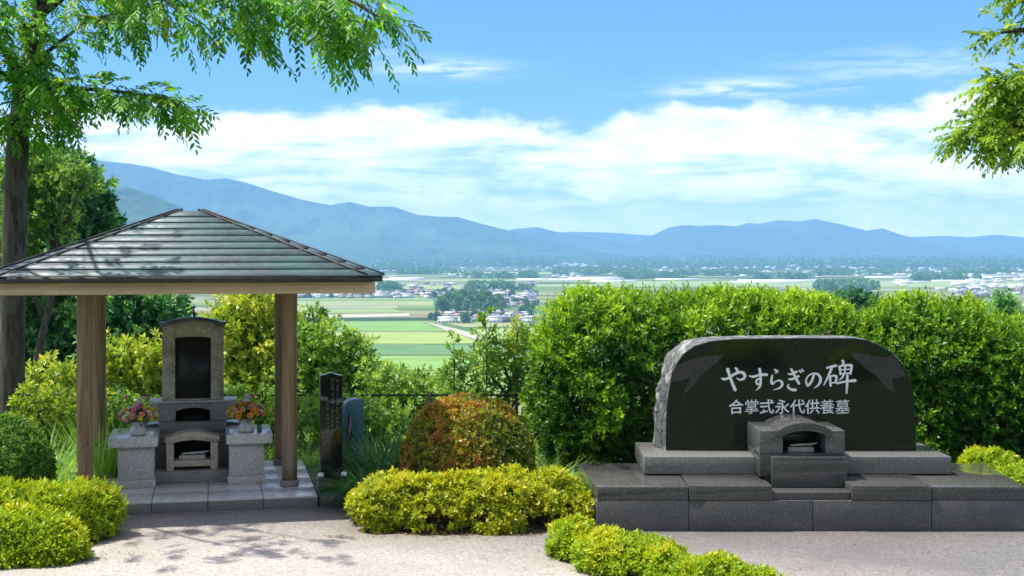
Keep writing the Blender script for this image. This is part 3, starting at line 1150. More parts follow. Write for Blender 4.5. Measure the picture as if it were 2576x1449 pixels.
for (u, v, lab) in ((-1.70, 0.94, 'small white cup at the foot of the vase with orange flowers'), (-0.86, 0.95, 'small white cup at the foot of the vase with magenta flowers')):
    b = MB()
    lc = pv_loc(u, v, 0.661)
    b.lathe([(0.014, lc[2]), (0.02, lc[2] + 0.006), (0.024, lc[2] + 0.04), (0.020, lc[2] + 0.04), (0.016, lc[2] + 0.012)], lc[0], lc[1], 18)
    tag(b.build('cup', M['white']), lab, 'cup', 'small white cups')

# stele beside the platform
ste = thing('stele', 'tall narrow black stele with worn columns of writing beside the pavilion platform', 'stele', pv_loc(0.16, 0.34), PA)
b = MB()
b.box(-0.145, 0.165, -0.30, 0.30, -0.02, 0.12)
b.build('foundation', M['granite_base'], ste, bevel=0.004)
b = MB()
b.box(-0.14, 0.15, -0.18, 0.26, 0.121, 0.28)
b.build('base', M['granite_black'], ste, bevel=0.004)
b = MB()
b.xz_prism([(-0.115, 0.281), (0.115, 0.281), (0.117, 1.325), (0.06, 1.335), (0.0, 1.355), (-0.06, 1.335), (-0.117, 1.325)], -0.08, 0.12)
b.build('shaft', M['granite_black'], ste, bevel=0.005)
b = MB()
for ci, (x, z1, nn) in enumerate(((0.045, 1.25, 11), (-0.005, 1.26, 12), (-0.055, 1.00, 8))):
    for k in range(nn):
        glyph_marks(b, x, z1 - k * 0.048, 0.032, 0.038, -0.0805, 200 + ci * 20 + k)
b.build('inscription', plain_mat('stele_engraving', (0.16, 0.16, 0.15), 0.8), ste)
for (u, lab) in ((0.285, 'small white stone cup on the stele base, away from the pavilion'), (0.045, 'small white stone cup on the stele base, next to the platform')):
    lc = pv_loc(u, 0.20, 0.281)
    b = MB()
    b.box(lc[0] - 0.028, lc[0] + 0.028, lc[1] - 0.02, lc[1] + 0.03, lc[2], lc[2] + 0.035)
    b.box(lc[0] - 0.02, lc[0] + 0.02, lc[1] - 0.012, lc[1] + 0.022, lc[2] + 0.0352, lc[2] + 0.040)
    tag(b.build('cup', M['white'], bevel=0.006), lab, 'cup', 'small white cups')

# teal stone marker in the weeds
tl = thing('stone_marker', 'short teal stone marker with a rounded top, half hidden in the weeds behind the stele', 'stone marker', (-1.82, 15.5, 0), R(32))
b = MB()
prof = [(-0.16, -0.05), (0.10, -0.05), (0.10, 0.935), (0.06, 0.95), (-0.02, 0.945), (-0.08, 0.915), (-0.125, 0.85), (-0.145, 0.76), (-0.16, 0.5)]
b.xz_prism(prof, -0.07, 0.10)
b.build('shaft', M['stone_teal'], tl, bevel=0.008)
b = MB()
b.xz_prism([(-0.13, 0.2), (-0.13, 0.2), (-0.05, 0.2), (-0.05, 0.82), (-0.115, 0.74)][1:], -0.074, -0.071)
b.build('panel', M['granite_black'], tl)

# railing at the edge of the terrace
rl = thing('railing', 'dark metal railing along the terrace edge behind the pavilion and the red dome bush', 'railing', (-2.5, 18.25, 0))
b = MB()
b.tube([(-9.5, 18.25, 0.70), (0.2, 18.25, 0.70)], 0.013, 8)
b.build('top_rail', M['metal_dark'], rl, world=True, smooth=True)
b = MB()
b.tube([(-9.5, 18.25, 0.42), (0.2, 18.25, 0.42)], 0.009, 8)
b.build('lower_rail', M['metal_dark'], rl, world=True, smooth=True)
for k in range(9):
    b = MB()
    x = -9.3 + k * 1.17
    b.tube([(x, 18.25, -0.15), (x, 18.25, 0.72)], 0.022, 8)
    b.build('railing_post', M['metal_dark'], rl, world=True, smooth=True)
b = MB()
for k in range(50):
    x = -9.3 + k * 0.19
    b.tube([(x, 18.25, 0.02), (x, 18.25, 0.69)], 0.005, 5)
o = b.build('railing_bars', M['metal_dark'], rl, world=True)
o.name = 'bar_panel'

# ------------------------------------------------------------------ memorial monument
MC = 2.80
mon = thing('memorial_monument', 'wide black granite memorial with white brush writing on grey stone steps before the hedge', 'memorial', (MC, 13.5, 0))


def mw(mb, name, mt, bevel=0.004, smooth=False):
    return mb.build(name, mt, mon, world=True, bevel=bevel, smooth=smooth)


g2 = 0.003
xsm = [0.79, 1.66, 2.823, 3.935, 4.815]
for i in range(4):
    b = MB()
    b.box(xsm[i] + g2, xsm[i + 1] - g2, 12.68, 13.3, -0.03, 0.292)
    mw(b, 'base_block', M['granite_base'])
# upper course
b = MB()
b.prism([(0.80, 12.675), (1.655, 12.675), (1.655, 14.1), (0.69, 14.1)], 0.295, 0.42)
mw(b, 'wing_slab', M['granite_step'], 0.006)
b = MB()
b.prism([(3.94, 12.675), (4.81, 12.675), (4.93, 14.1), (3.94, 14.1)], 0.295, 0.42)
mw(b, 'wing_slab', M['granite_step'], 0.006)
for x0, x1 in ((1.662, 2.44), (3.185, 3.933)):
    b = MB()
    b.box(x0, x1, 12.66, 13.4, 0.295, 0.432)
    mw(b, 'step_block', M['granite_step'], 0.006)
b = MB()
b.box(2.444, 3.181, 12.70, 13.3, 0.294, 0.365)
mw(b, 'recessed_step', M['granite_step'], 0.004)
# inside fill under the slabs
b = MB()
b.box(0.83, 4.78, 13.31, 14.08, -0.03, 0.293)
mw(b, 'foundation', M['granite_base'])
# plinth slab
b = MB()
b.box(1.306, 4.333, 13.33, 14.35, 0.4335, 0.605)
mw(b, 'plinth_slab', granite('plinth_granite', (0.17, 0.168, 0.16), (0.095, 0.094, 0.09), (0.27, 0.27, 0.26), 0.16, 0.5, 190), 0.006)

# the plate: polished face, rough split flank
s_ = 0.004044
YF = 13.75


def pf(zx, zy):
    """front-face contour from the zoomed photograph"""
    x = 1409 + zx * 0.5142
    y = 704.4 + zy * 0.5142
    return ((x - 1288) * s_, 2.6 - (y - 640) * s_)


cont = [(520, 836), (521, 700), (526, 600), (533, 545), (546, 475), (575, 405), (610, 360), (660, 325), (730, 303), (850, 291), (1150, 287), (1440, 288), (1500, 297), (1560, 320), (1620, 355),
        (1665, 400), (1697, 450), (1718, 510), (1730, 570), (1738, 650), (1741, 740), (1741, 825)]
F = [pf(*c) for c in cont]
F[0] = (F[0][0], 0.606)
F[-1] = (F[-1][0], 0.606)


def densify(pts, k=5):
    out = []
    for a_, b_ in zip(pts[:-1], pts[1:]):
        for i in range(k):
            t = i / k
            out.append((a_[0] + (b_[0] - a_[0]) * t, a_[1] + (b_[1] - a_[1]) * t))
    out.append(pts[-1])
    return out


FD = densify(F, 5)
n = len(FD)
cx_, cz_ = 2.84, 0.9
b = MB()
b.add([(x, YF, z) for x, z in FD], [tuple(reversed(range(n)))])
# bevelled polished rim
rim = []
for x, z in FD:
    rim.append((x + (x - cx_) * 0.004, YF + 0.012, z + (z - cz_) * 0.008 if z > 0.62 else z))
b.add([(x, YF, z) for x, z in FD] + rim, [(i, i + 1, n + i + 1, n + i) for i in range(n - 1)])
plate = mw(b, 'plate', M['granite_black'], 0)
b = MB()
rows = 9
rv = []
for k in range(rows + 1):
    t = k / rows
    for i, (x, y, z) in enumerate(rim):
        left = max(0.0, min(1.0, (2.25 - x) / 0.55))
        bulge = (0.075 * left + 0.012) * math.sin(min(1.0, t * 1.35) * math.pi * 0.5)
        nx, nz = x - cx_, (z - 0.2)
        L = math.hypot(nx, nz)
        q_ = np.array([[i * 0.33, k * 0.9, 2.0]])
        ch = (fbm(q_, 3)[0] - 0.5) * 0.07 * (0.15 + left) if 0 < k else 0.0
        d = bulge + ch
        rv.append((x + nx / L * d, y + t * 0.36, max(0.606, z + nz / L * d * (0.5 + 0.2 * left)) if z > 0.61 else 0.606))
fs = []
for k in range(rows):
    for i in range(n - 1):
        fs.append((k * n + i, k * n + i + 1, (k + 1) * n + i + 1, (k + 1) * n + i))
fs.append(tuple(rows * n + i for i in range(n)))
b.add(rv, fs)
mw(b, 'split_flank', M['granite_rough'], 0)


def stroke_mesh(b, strokes, to3, sc):
    """brush strokes (x, y, width) as flat raised ribbons with rounded ends"""
    for st in strokes:
        pts = np.array(st, float)
        # smooth the stroke
        tt = np.arange(len(pts))
        k = 6 * (len(pts) - 1) + 1
        ti = np.linspace(0, len(pts) - 1, k)
        sm = np.stack([np.interp(ti, tt, pts[:, c]) for c in range(3)], 1)
        for _ in range(3):
            sm[1:-1] = (sm[:-2] + 2 * sm[1:-1] + sm[2:]) / 4
        d = np.gradient(sm[:, :2], axis=0)
        d /= np.linalg.norm(d, axis=1)[:, None] + 1e-9
        nrm = np.stack([-d[:, 1], d[:, 0]], 1)
        L = sm[:, :2] + nrm * sm[:, 2:3] / 2
        Rr = sm[:, :2] - nrm * sm[:, 2:3] / 2
        poly = list(L)
        for a in np.linspace(0, math.pi, 6)[1:-1]:
            poly.append(sm[-1, :2] + (nrm[-1] * math.cos(a) + d[-1] * math.sin(a)) * sm[-1, 2] / 2)
        e0 = len(poly)
        poly_r = list(Rr[::-1])
        caps = []
        for a in np.linspace(0, math.pi, 6)[1:-1]:
            caps.append(sm[0, :2] + (-nrm[0] * math.cos(a) - d[0] * math.sin(a)) * sm[0, 2] / 2)
        verts, faces = [], []
        stroke_mesh.lift += 0.00006
        m_ = len(sm)
        for i in range(m_):
            verts.append(to3(L[i], stroke_mesh.lift))
        for i in range(m_):
            verts.append(to3(Rr[i], stroke_mesh.lift))
        for i in range(m_ - 1):
            faces.append((i, i + 1, m_ + i + 1, m_ + i))
        v0 = len(verts)
        endc = poly[m_:]
        verts += [to3(p_, stroke_mesh.lift) for p_ in endc]
        faces.append(tuple([m_ - 1] + list(range(v0, v0 + len(endc))) + [2 * m_ - 1]))
        v1 = len(verts)
        verts += [to3(p_, stroke_mesh.lift) for p_ in caps]
        faces.append(tuple([m_] + list(range(v1, v1 + len(caps))) + [0]))
        b.add(verts, faces)


stroke_mesh.lift = 0.0


def zoom_to_plate(p_, lift):
    X = (1804.5 + p_[0] / 7.111 - 1288) * s_
    Z = 2.6 - (892.1 + p_[1] / 7.111 - 640) * s_
    return (X, YF - 0.002 - lift, Z)


BIG = [
    # ya
    [(80, 425, 30), (120, 440, 46), (180, 430, 44), (300, 350, 46), (400, 312, 46), (470, 325, 52), (497, 385, 54), (470, 435, 44), (400, 455, 30), (345, 420, 14)],
    [(325, 240, 36), (362, 275, 44), (345, 335, 36)],
    [(185, 265, 62), (215, 370, 46), (262, 500, 50), (318, 628, 58)],
    # su
    [(570, 380, 22), (640, 400, 44), (750, 360, 38), (880, 358, 52)],
    [(755, 260, 52), (772, 340, 48), (775, 480, 46), (768, 560, 42), (735, 605, 28), (690, 642, 8)],
    [(765, 432, 24), (712, 440, 34), (690, 490, 34), (718, 535, 36), (770, 520, 28)],
    # ra
    [(1025, 268, 30), (1085, 300, 46), (1035, 328, 18)],
    [(985, 365, 22), (970, 430, 44), (966, 500, 48), (988, 530, 38), (1040, 480, 24), (1100, 456, 30), (1155, 485, 46), (1162, 550, 46), (1110, 602, 34), (1000, 630, 10)],
    # gi
    [(1268, 345, 26), (1320, 352, 40), (1420, 305, 40)],
    [(1275, 440, 26), (1340, 440, 42), (1450, 388, 44)],
    [(1325, 265, 44), (1365, 340, 42), (1415, 440, 46), (1458, 515, 48)],
    [(1270, 535, 26), (1258, 570, 34), (1285, 605, 42), (1340, 630, 48), (1395, 630, 54)],
    [(1468, 285, 28), (1498, 315, 32)],
    [(1508, 265, 28), (1538, 293, 32)],
    # no
    [(1725, 362, 38), (1700, 450, 44), (1650, 530, 46), (1612, 560, 46), (1586, 500, 34), (1590, 430, 26), (1640, 365, 26), (1720, 332, 28), (1800, 347, 42), (1845, 410, 50), (1845, 480, 50), (1800, 555, 36), (1722, 602, 8)],
    # hi (stone tablet)
    [(1962, 238, 38), (2030, 216, 42), (2120, 197, 48)],
    [(2050, 225, 42), (2010, 330, 44), (1960, 440, 38), (1905, 540, 22)],
    [(2018, 410, 42), (2018, 480, 38), (2026, 555, 42)],
    [(2015, 392, 32), (2080, 372, 36), (2135, 392, 46)],
    [(2132, 395, 44), (2118, 500, 42)],
    [(2035, 508, 24), (2125, 492, 28)],
    [(2240, 112, 48), (2262, 140, 46), (2218, 190, 16)],
    [(2182, 220, 44), (2196, 300, 38), (2202, 350, 40)],
    [(2182, 210, 34), (2300, 186, 38), (2395, 192, 50)],
    [(2402, 200, 52), (2392, 280, 40), (2380, 340, 40)],
    [(2205, 270, 22), (2385, 260, 22)],
    [(2205, 342, 24), (2382, 328, 26)],
    [(2288, 195, 34), (2274, 340, 30)],
    [(2262, 350, 34), (2235, 410, 34), (2180, 455, 16)],
    [(2150, 512, 40), (2280, 480, 32), (2462, 462, 56)],
    [(2325, 370, 44), (2320, 520, 46), (2310, 690, 30)],
]
b = MB()
stroke_mesh(b, BIG, zoom_to_plate, 1)
mw(b, 'inscription', M['letter'], 0)

# second line of smaller characters
b = MB()
dg = None
cxs = [335, 615, 885, 1160, 1435, 1700, 1965, 2240]
for ch, zx in zip('合掌式永代供養墓', cxs):
    cu_ = bpy.data.curves.new('character', 'FONT')
    cu_.body = ch
    cu_.size = 0.156
    cu_.align_x = 'CENTER'
    cu_.offset = 0.0 if ch in '養掌墓' else 0.0015
    to = bpy.data.objects.new('character', cu_)
    COL.objects.link(to)
    dg = bpy.context.evaluated_depsgraph_get()
    me = bpy.data.meshes.new_from_object(to.evaluated_get(dg))
    co = np.array([v.co[:] for v in me.vertices])
    X0, _, Z0 = zoom_to_plate((zx, 930), 0)
    cxm, cym = (co[:, 0].min() + co[:, 0].max()) / 2, (co[:, 1].min() + co[:, 1].max()) / 2
    sl = 0.06
    vv = [(X0 + (x - cxm), YF - 0.003, Z0 + (y - cym) + (x - cxm) * sl) for x, y, _z in co]
    b.add(vv, [tuple(p_.vertices) for p_ in me.polygons])
    bpy.data.objects.remove(to)
    bpy.data.curves.remove(cu_)
    bpy.data.meshes.remove(me)
mw(b, 'inscription', M['letter'], 0)

# etched wing-like reliefs in the upper corners


def r7(zx, zy):
    x = 1609.9 + zx * 0.28657
    y = 804.8 + zy * 0.28657
    return ((x - 1288) * s_, 2.6 - (y - 640) * s_)


for poly in ([(275, 475), (330, 395), (395, 370), (436, 352), (520, 325), (610, 315), (732, 308), (680, 370), (600, 430), (520, 500), (470, 575), (430, 615), (378, 652), (400, 600), (435, 540), (440, 505), (360, 535), (280, 545)],
             [(1842, 290), (1960, 288), (2060, 320), (2130, 330), (2215, 305), (2290, 400), (2335, 490), (2290, 500), (2210, 520), (2225, 580), (2232, 648), (2150, 580), (2080, 500), (2000, 440), (1920, 375)]):
    pts = [r7(*q_) for q_ in poly]
    b = MB()
    b.add([(x, YF - 0.0016, z) for x, z in pts], [tuple(range(len(pts)))])
    mw(b, 'etched_relief', M['etch'], 0)

# the altar in front of the plate
b = MB()
altar_g = granite('altar_granite', (0.10, 0.11, 0.105), (0.05, 0.055, 0.05), (0.18, 0.19, 0.18), 0.08, 0.5, 200)
for x0, x1 in ((2.386, 2.610), (3.02, 3.208)):
    b = MB()
    b.prism([(x0, 13.02), (x1, 13.02), (x1, 13.73), (x0, 13.73)], 0.68, 0.902)
    b.box(x0 + 0.002, x1 - 0.002, 13.36, 13.72, 0.6065, 0.69)
    b.build('altar_pillar', altar_g, mon, world=True, bevel=0.005)
b = MB()
arc = arch(0.255, 0.915, 0.985, 12)
lo_ = [(-0.255, 0.85), (-0.2, 0.85), (-0.19, 0.868), (-0.1, 0.895), (0, 0.905), (0.1, 0.895), (0.19, 0.868), (0.2, 0.85), (0.255, 0.85)]
b.xz_prism([(MC + 0.015 + x, z) for x, z in lo_ + arc], 12.985, 13.72)
mw(b, 'altar_arch', M['granite_step'], 0.004)
b = MB()
b.box(2.612, 3.018, 13.5, 13.7, 0.607, 0.84)
b.box(2.386, 3.208, 13.02, 13.329, 0.46, 0.678)
mw(b, 'altar_body', granite('altar_body_granite', (0.055, 0.057, 0.055), (0.03, 0.03, 0.03), (0.12, 0.12, 0.12), 0.12, 0.5, 200), 0.005)
b = MB()
b.box(2.49, 3.208, 12.94, 13.018, 0.3665, 0.66)
mw(b, 'altar_front', M['granite_step'], 0.006)
b = MB()
b.box(2.446, 3.18, 13.02, 13.3, 0.3665, 0.458)
mw(b, 'altar_foot', M['granite_black'], 0.004)
incense_tray((MC + 0.01, 13.18, 0.679), 0, 'white incense tray inside the small altar of the black memorial', 0.125)

# ------------------------------------------------------------------ foliage tools


def unit(v):
    return v / (np.linalg.norm(v, axis=-1, keepdims=True) + 1e-9)


def leaves_mesh(name, P, A, Nn, L, Wd, tint, mt, parent=None, six=False, kind=None):
    """P base, A axis, Nn normal, L length, Wd width -> one mesh of leaf-sized faces"""
    n = len(P)
    A = unit(A)
    S = unit(np.cross(A, Nn))
    Nn = np.cross(S, A)
    L = np.broadcast_to(L, (n,))[:, None]
    Wd = np.broadcast_to(Wd, (n,))[:, None]
    P = to_local(np.asarray(P, float), parent)
    if parent is not None and parent.name in XF and abs(XF[parent.name][1]) > 1e-6:
        raise ValueError('leaf parents are unrotated')
    if six:
        v = np.stack([P, P + A * L * 0.33 + S * Wd * 0.5 + Nn * L * 0.05, P + A * L * 0.7 + S * Wd * 0.36 + Nn * L * 0.02, P + A * L - Nn * L * 0.10,
                      P + A * L * 0.7 - S * Wd * 0.36 + Nn * L * 0.02, P + A * L * 0.33 - S * Wd * 0.5 + Nn * L * 0.05], 1).reshape(-1, 3)
        i = np.arange(n)[:, None] * 6
        loops = np.concatenate([i + np.array([0, 1, 2, 3]), i + np.array([0, 3, 4, 5])], 1).ravel()
        tint = np.repeat(tint, 2)
        nf = 2 * n
    else:
        v = np.stack([P, P + A * L * 0.5 + S * Wd * 0.5 + Nn * L * 0.06, P + A * L - Nn * L * 0.06, P + A * L * 0.5 - S * Wd * 0.5 + Nn * L * 0.06], 1).reshape(-1, 3)
        loops = np.arange(4 * n)
        nf = n
    me = np_mesh(name, v, loops, np.full(nf, 4))
    at = me.attributes.new('tint', 'FLOAT', 'FACE')
    at.data.foreach_set('value', np.clip(tint, 0, 1).astype(np.float32))
    return link_mesh(name, me, mt, parent, kind)


def shoot_leaves(B, D, Ls, k, lL, lW, alpha, tint0, tip=0.25, rnd=None):
    """k spiral leaves on each shoot"""
    rnd = rnd or rng
    n = len(B)
    D = unit(D)
    ref = np.where(np.abs(D[:, 2:3]) > 0.9, np.array([[1.0, 0, 0]]), np.array([[0, 0, 1.0]]))
    a = unit(np.cross(D, ref))
    c = np.cross(D, a)
    j = np.arange(k)
    ph = j[None, :] * 2.39996 + rnd.uniform(0, 6.28, (n, 1)) + rnd.normal(0, 0.25, (n, k))
    t = (j[None, :] + 0.6) / k
    al = alpha * (1.15 - 0.55 * t) + rnd.normal(0, 0.15, (n, k))
    rad = a[:, None, :] * np.cos(ph)[..., None] + c[:, None, :] * np.sin(ph)[..., None]
    P = B[:, None, :] + D[:, None, :] * (t * np.broadcast_to(Ls, (n,))[:, None])[..., None]
    A = D[:, None, :] * np.cos(al)[..., None] + rad * np.sin(al)[..., None]
    N_ = D[:, None, :] * np.sin(al)[..., None] - rad * np.cos(al)[..., None]
    sz = rnd.uniform(0.75, 1.2, (n, k)) * rnd.uniform(0.65, 1.25, (n, 1)) * (0.75 + 0.5 * np.sin(np.pi * np.clip(t, 0.1, 0.9)))
    ti = np.broadcast_to(tint0, (n,))[:, None] + tip * (t - 0.5) + rnd.normal(0, 0.07, (n, k))
    sh = (n * k,)
    return P.reshape(-1, 3), A.reshape(-1, 3), N_.reshape(-1, 3), (lL * sz).reshape(sh), (lW * sz).reshape(sh), ti.reshape(sh)


def cat(parts):
    return [np.concatenate(z) for z in zip(*parts)]


def sphere_dirs(n, zmin=-1.0):
    z = rng.uniform(zmin, 1, n)
    a = rng.uniform(0, 2 * np.pi, n)
    s = np.sqrt(1 - z * z)
    return np.stack([s * np.cos(a), s * np.sin(a), z], 1)


def super_surface(n, c, r, e=2.0, zmin=-0.3):
    """random points on a (super)ellipsoid, roughly even over its area"""
    d = sphere_dirs(n * 3, zmin)
    q_ = (np.abs(d / 1.0) ** e).sum(1) ** (-1.0 / e)
    unitp = d * q_[:, None]
    nrm = np.sign(unitp) * np.abs(unitp) ** (e - 1) / np.array(r)
    nrm = unit(nrm)
    # keep with weight by the local stretch
    wgt = np.linalg.norm(nrm * 0 + unitp * np.array(r), axis=1)
    area = (q_ ** 2) * np.abs(np.prod(r)) * np.linalg.norm(d / np.array(r), axis=1) ** 1.0
    p_ = area / area.max()
    keep = rng.uniform(0, 1, len(d)) < np.clip(p_ * 1.6, 0.05, 1)
    unitp, nrm = unitp[keep][:n], nrm[keep][:n]
    return np.array(c) + unitp * np.array(r), nrm


def shrub_foliage(lobes, n, leaf, k, Ls, mt, parent, up=0.35, bumpy=0.08, bscale=4.0, tintf=None, e=2.4, zmin=-0.3, depth=0.10, zfloor=0.02, alpha=0.95, tip=0.3, name='foliage', spread=0.45, gaps=0.0, hollow=0.0):
    parts = []
    tot = sum(l[1][0] * l[1][1] + l[1][0] * l[1][2] + l[1][1] * l[1][2] for l in lobes)
    for (c, r) in lobes:
        ar = r[0] * r[1] + r[0] * r[2] + r[1] * r[2]
        m_ = int(n * ar / tot)
        P, Nr = super_surface(m_, c, r, e, zmin)
        lump = fbm(P * bscale, 3) - 0.5
        dep = rng.exponential(depth, len(P))
        P = P + Nr * (lump * 2 * bumpy - dep * 0.8)[:, None]
        if gaps:
            gp = fbm(P * 7.0 + 31, 2)
            low = np.clip(1 - (P[:, 2] - zfloor) / 0.28, 0, 1)
            ok = ~((gp > 0.52 - 0.06 * gaps) & (rng.uniform(0, 1, len(P)) < low * gaps * 2))
            P, Nr, lump, dep = P[ok], Nr[ok], lump[ok], dep[ok]
        ok = P[:, 2] > zfloor
        if hollow:      # dead pockets between the twigs
            ok &= ~((fbm(P * 6.5 + 11, 3) > 0.60) & (dep < 0.10) & (rng.uniform(0, 1, len(P)) < hollow))
        # leave out what lies deep inside another lobe
        for (c2, r2) in lobes:
            if c2 is c:
                continue
            ins = (np.abs((P - np.array(c2)) / np.array(r2)) ** e).sum(1) < 0.55
            ok &= ~ins
        P, Nr, lump, dep = P[ok], Nr[ok], lump[ok], dep[ok]
        D = unit(Nr * 0.8 + np.array([0, 0, up]) + rng.normal(0, spread, P.shape))
        t0 = (0.5 + lump * 0.9 + rng.normal(0, 0.12, len(P)) - dep * 0.8) if tintf is None else tintf(P, lump, dep)
        parts.append(shoot_leaves(P, D, Ls * rng.uniform(0.6, 1.3, len(P)), k, leaf[0], leaf[1], alpha, t0, tip))
    P, A, N_, L, Wd, ti = cat(parts)
    P[:, 2] = np.maximum(P[:, 2], zfloor * 0.5)
    return leaves_mesh(name, P, A, N_, L, Wd, ti, mt, parent)


def shrub_stems(lobes, n, parent, r0=0.012, name='stems', spread=0.75):
    b = MB()
    for (c, r) in lobes:
        k = max(4, int(n / len(lobes)))
        for i in range(k):
            a, q_ = random.uniform(0, 6.28), math.sqrt(random.uniform(0.02, 1)) * 0.75
            bx, by = c[0] + math.cos(a) * q_ * r[0] * 0.8, c[1] + math.sin(a) * q_ * r[1] * 0.8
            ex, ey = c[0] + (bx - c[0]) * 1.25 + random.uniform(-0.06, 0.06), c[1] + (by - c[1]) * 1.25
            zt = c[2] + r[2] * spread * math.sqrt(max(0.1, 1 - q_ * q_))
            pts = [(bx, by, -0.03), (bx + random.uniform(-0.04, 0.04), by, zt * 0.4), (ex, ey, zt)]
            b.tube(pts, [r0, r0 * 0.75, r0 * 0.3], 5)
            for s in range(2):
                p0 = pts[1]
                b.tube([p0, (p0[0] + random.uniform(-0.12, 0.12), p0[1] + random.uniform(-0.12, 0.08), zt * random.uniform(0.65, 0.95))], [r0 * 0.55, r0 * 0.2], 4)
    return b.build(name, M['twig'], parent, world=True, smooth=True)


# ------------------------------------------------------------------ hedges and shrubs
def hedge(label, lobes, n):
    x = sum(l[0][0] for l in lobes) / len(lobes)
    y = sum(l[0][1] for l in lobes) / len(lobes)
    t = thing('hedge', label, 'hedge', (x, y, 0), 0, 'clipped hedges')

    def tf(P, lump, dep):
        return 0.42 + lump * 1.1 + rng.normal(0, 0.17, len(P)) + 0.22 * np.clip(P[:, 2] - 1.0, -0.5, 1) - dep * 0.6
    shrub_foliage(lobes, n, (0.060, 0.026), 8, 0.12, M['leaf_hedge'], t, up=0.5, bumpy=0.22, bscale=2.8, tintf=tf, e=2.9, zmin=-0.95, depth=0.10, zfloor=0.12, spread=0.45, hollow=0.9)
    shrub_stems(lobes, 26, t, 0.03, 'trunk', 0.45)
    # long shoots of the year on top
    parts = []
    for (c, r) in lobes:
        m_ = int(140 * r[0])
        X = c[0] + rng.uniform(-0.85, 0.85, m_) * r[0]
        Yy = c[1] + rng.uniform(-0.8, 0.6, m_) * r[1]
        Z = c[2] + r[2] * (1 - 0.25 * np.abs((X - c[0]) / r[0]) ** 3 - 0.2 * np.abs((Yy - c[1]) / r[1]) ** 3) - 0.06
        B = np.stack([X, Yy, Z], 1)
        D = unit(np.stack([rng.normal(0, 0.22, m_), rng.normal(0, 0.22, m_), np.ones(m_)], 1))
        parts.append(shoot_leaves(B, D, rng.uniform(0.12, 0.30, m_), 10, 0.06, 0.02, 0.75, 0.62 + rng.normal(0, 0.1, m_), 0.3))
    P, A, N_, L, Wd, ti = cat(parts)
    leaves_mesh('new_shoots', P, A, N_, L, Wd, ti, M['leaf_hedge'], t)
    return t


hedge('long clipped green hedge standing behind the black memorial plate',
      [((1.22, 16.05, 1.00), (0.90, 0.95, 1.06)), ((2.4, 16.25, 1.03), (1.3, 0.85, 1.03)), ((3.40, 16.2, 1.00), (0.80, 0.85, 0.97)), ((0.80, 15.85, 0.82), (0.50, 0.72, 0.80))], 30000)
hedge('rounder clipped green hedge beyond the black memorial, cut by the picture edge',
      [((4.78, 15.75, 0.97), (0.84, 0.85, 1.02)), ((5.7, 15.6, 0.85), (0.8, 0.8, 0.90))], 15500)

# low yellow azalea hedge
lob = [((-1.18, 12.98, 0.12), (0.36, 0.42, 0.28)), ((-0.75, 12.98, 0.15), (0.48, 0.46, 0.29)), ((-0.15, 13.0, 0.15), (0.50, 0.46, 0.31)), ((0.36, 13.08, 0.16), (0.35, 0.42, 0.28))]
t = thing('azalea_hedge', 'low yellow-green azalea hedge with bare stems below, in front of the red dome bush', 'shrub', (-0.42, 13.0, 0))
shrub_foliage(lob, 6800, (0.048, 0.024), 7, 0.05, M['leaf_azalea'], t, up=0.4, bumpy=0.13, bscale=5, e=2.4, zmin=-0.42, depth=0.035, alpha=1.15, tip=0.28, gaps=0.85,
              tintf=lambda P, lump, dep: 0.48 + lump * 0.8 + rng.normal(0, 0.13, len(P)))
shrub_stems(lob, 90, t, 0.009, spread=0.8)

# red dome bush
t = thing('dome_bush', 'round red and orange clipped azalea bush behind the low yellow hedge', 'shrub', (-0.49, 14.25, 0))
lob = [((-0.47, 14.25, 0.27), (0.67, 0.62, 0.80))]


def tf_red(P, lump, dep):
    redness = np.clip(0.60 - 0.55 * np.abs(P[:, 0] + 0.62) + 2.4 * (fbm(P * 2.6 + 3, 3) - 0.5) + 0.15 * (0.8 - P[:, 2]), 0.0, 1.0)
    return 0.10 + 0.85 * redness * (0.55 + 0.45 * vnoise(P * 9)) + rng.normal(0, 0.12, len(P))


shrub_foliage(lob, 6500, (0.038, 0.018), 7, 0.045, M['leaf_red'], t, up=0.35, bumpy=0.055, bscale=6, e=2.35, zmin=-0.75, depth=0.03, alpha=1.1, tip=0.2, tintf=tf_red)
shrub_stems(lob, 40, t, 0.012, spread=0.85)

# foreground shrubs
fg = [
    ('small greenest azalea at the front corner of the memorial steps', [((0.54, 11.62, 0.07), (0.19, 0.22, 0.21))], 1500, 'azaleas in front of the memorial'),
    ('middle yellow azalea of the row in front of the memorial, the largest one', [((1.02, 11.10, 0.05), (0.36, 0.28, 0.20)), ((0.76, 11.2, 0.04), (0.22, 0.24, 0.18))], 3600, 'azaleas in front of the memorial'),
    ('low yellow azalea at the lower picture edge, in front of the memorial', [((1.56, 10.64, 0.0), (0.32, 0.26, 0.17)), ((1.30, 10.72, 0.0), (0.22, 0.22, 0.16)), ((1.84, 10.5, -0.02), (0.22, 0.22, 0.11))], 3600, 'azaleas in front of the memorial'),
]
for lab, lob, nn, gr in fg:
    t = thing('azalea', lab, 'shrub', lob[0][0][:2] + (0,), 0, gr)
    first = 'memorial corner' in lab
    shrub_foliage(lob, int(nn * 0.75), (0.046, 0.018), 8, 0.065, M['leaf_fresh'], t, up=0.55, bumpy=0.12, bscale=5, e=2.2, zmin=-0.35, depth=0.03, alpha=0.95, tip=0.45,
                  tintf=(lambda P, lump, dep, f=first: (0.22 if f else 0.46) + 0.9 * np.clip(P[:, 2] - 0.15, -0.1, 0.2) + lump * 0.9 + rng.normal(0, 0.12, len(P))))
    shrub_stems(lob, 26, t, 0.007)
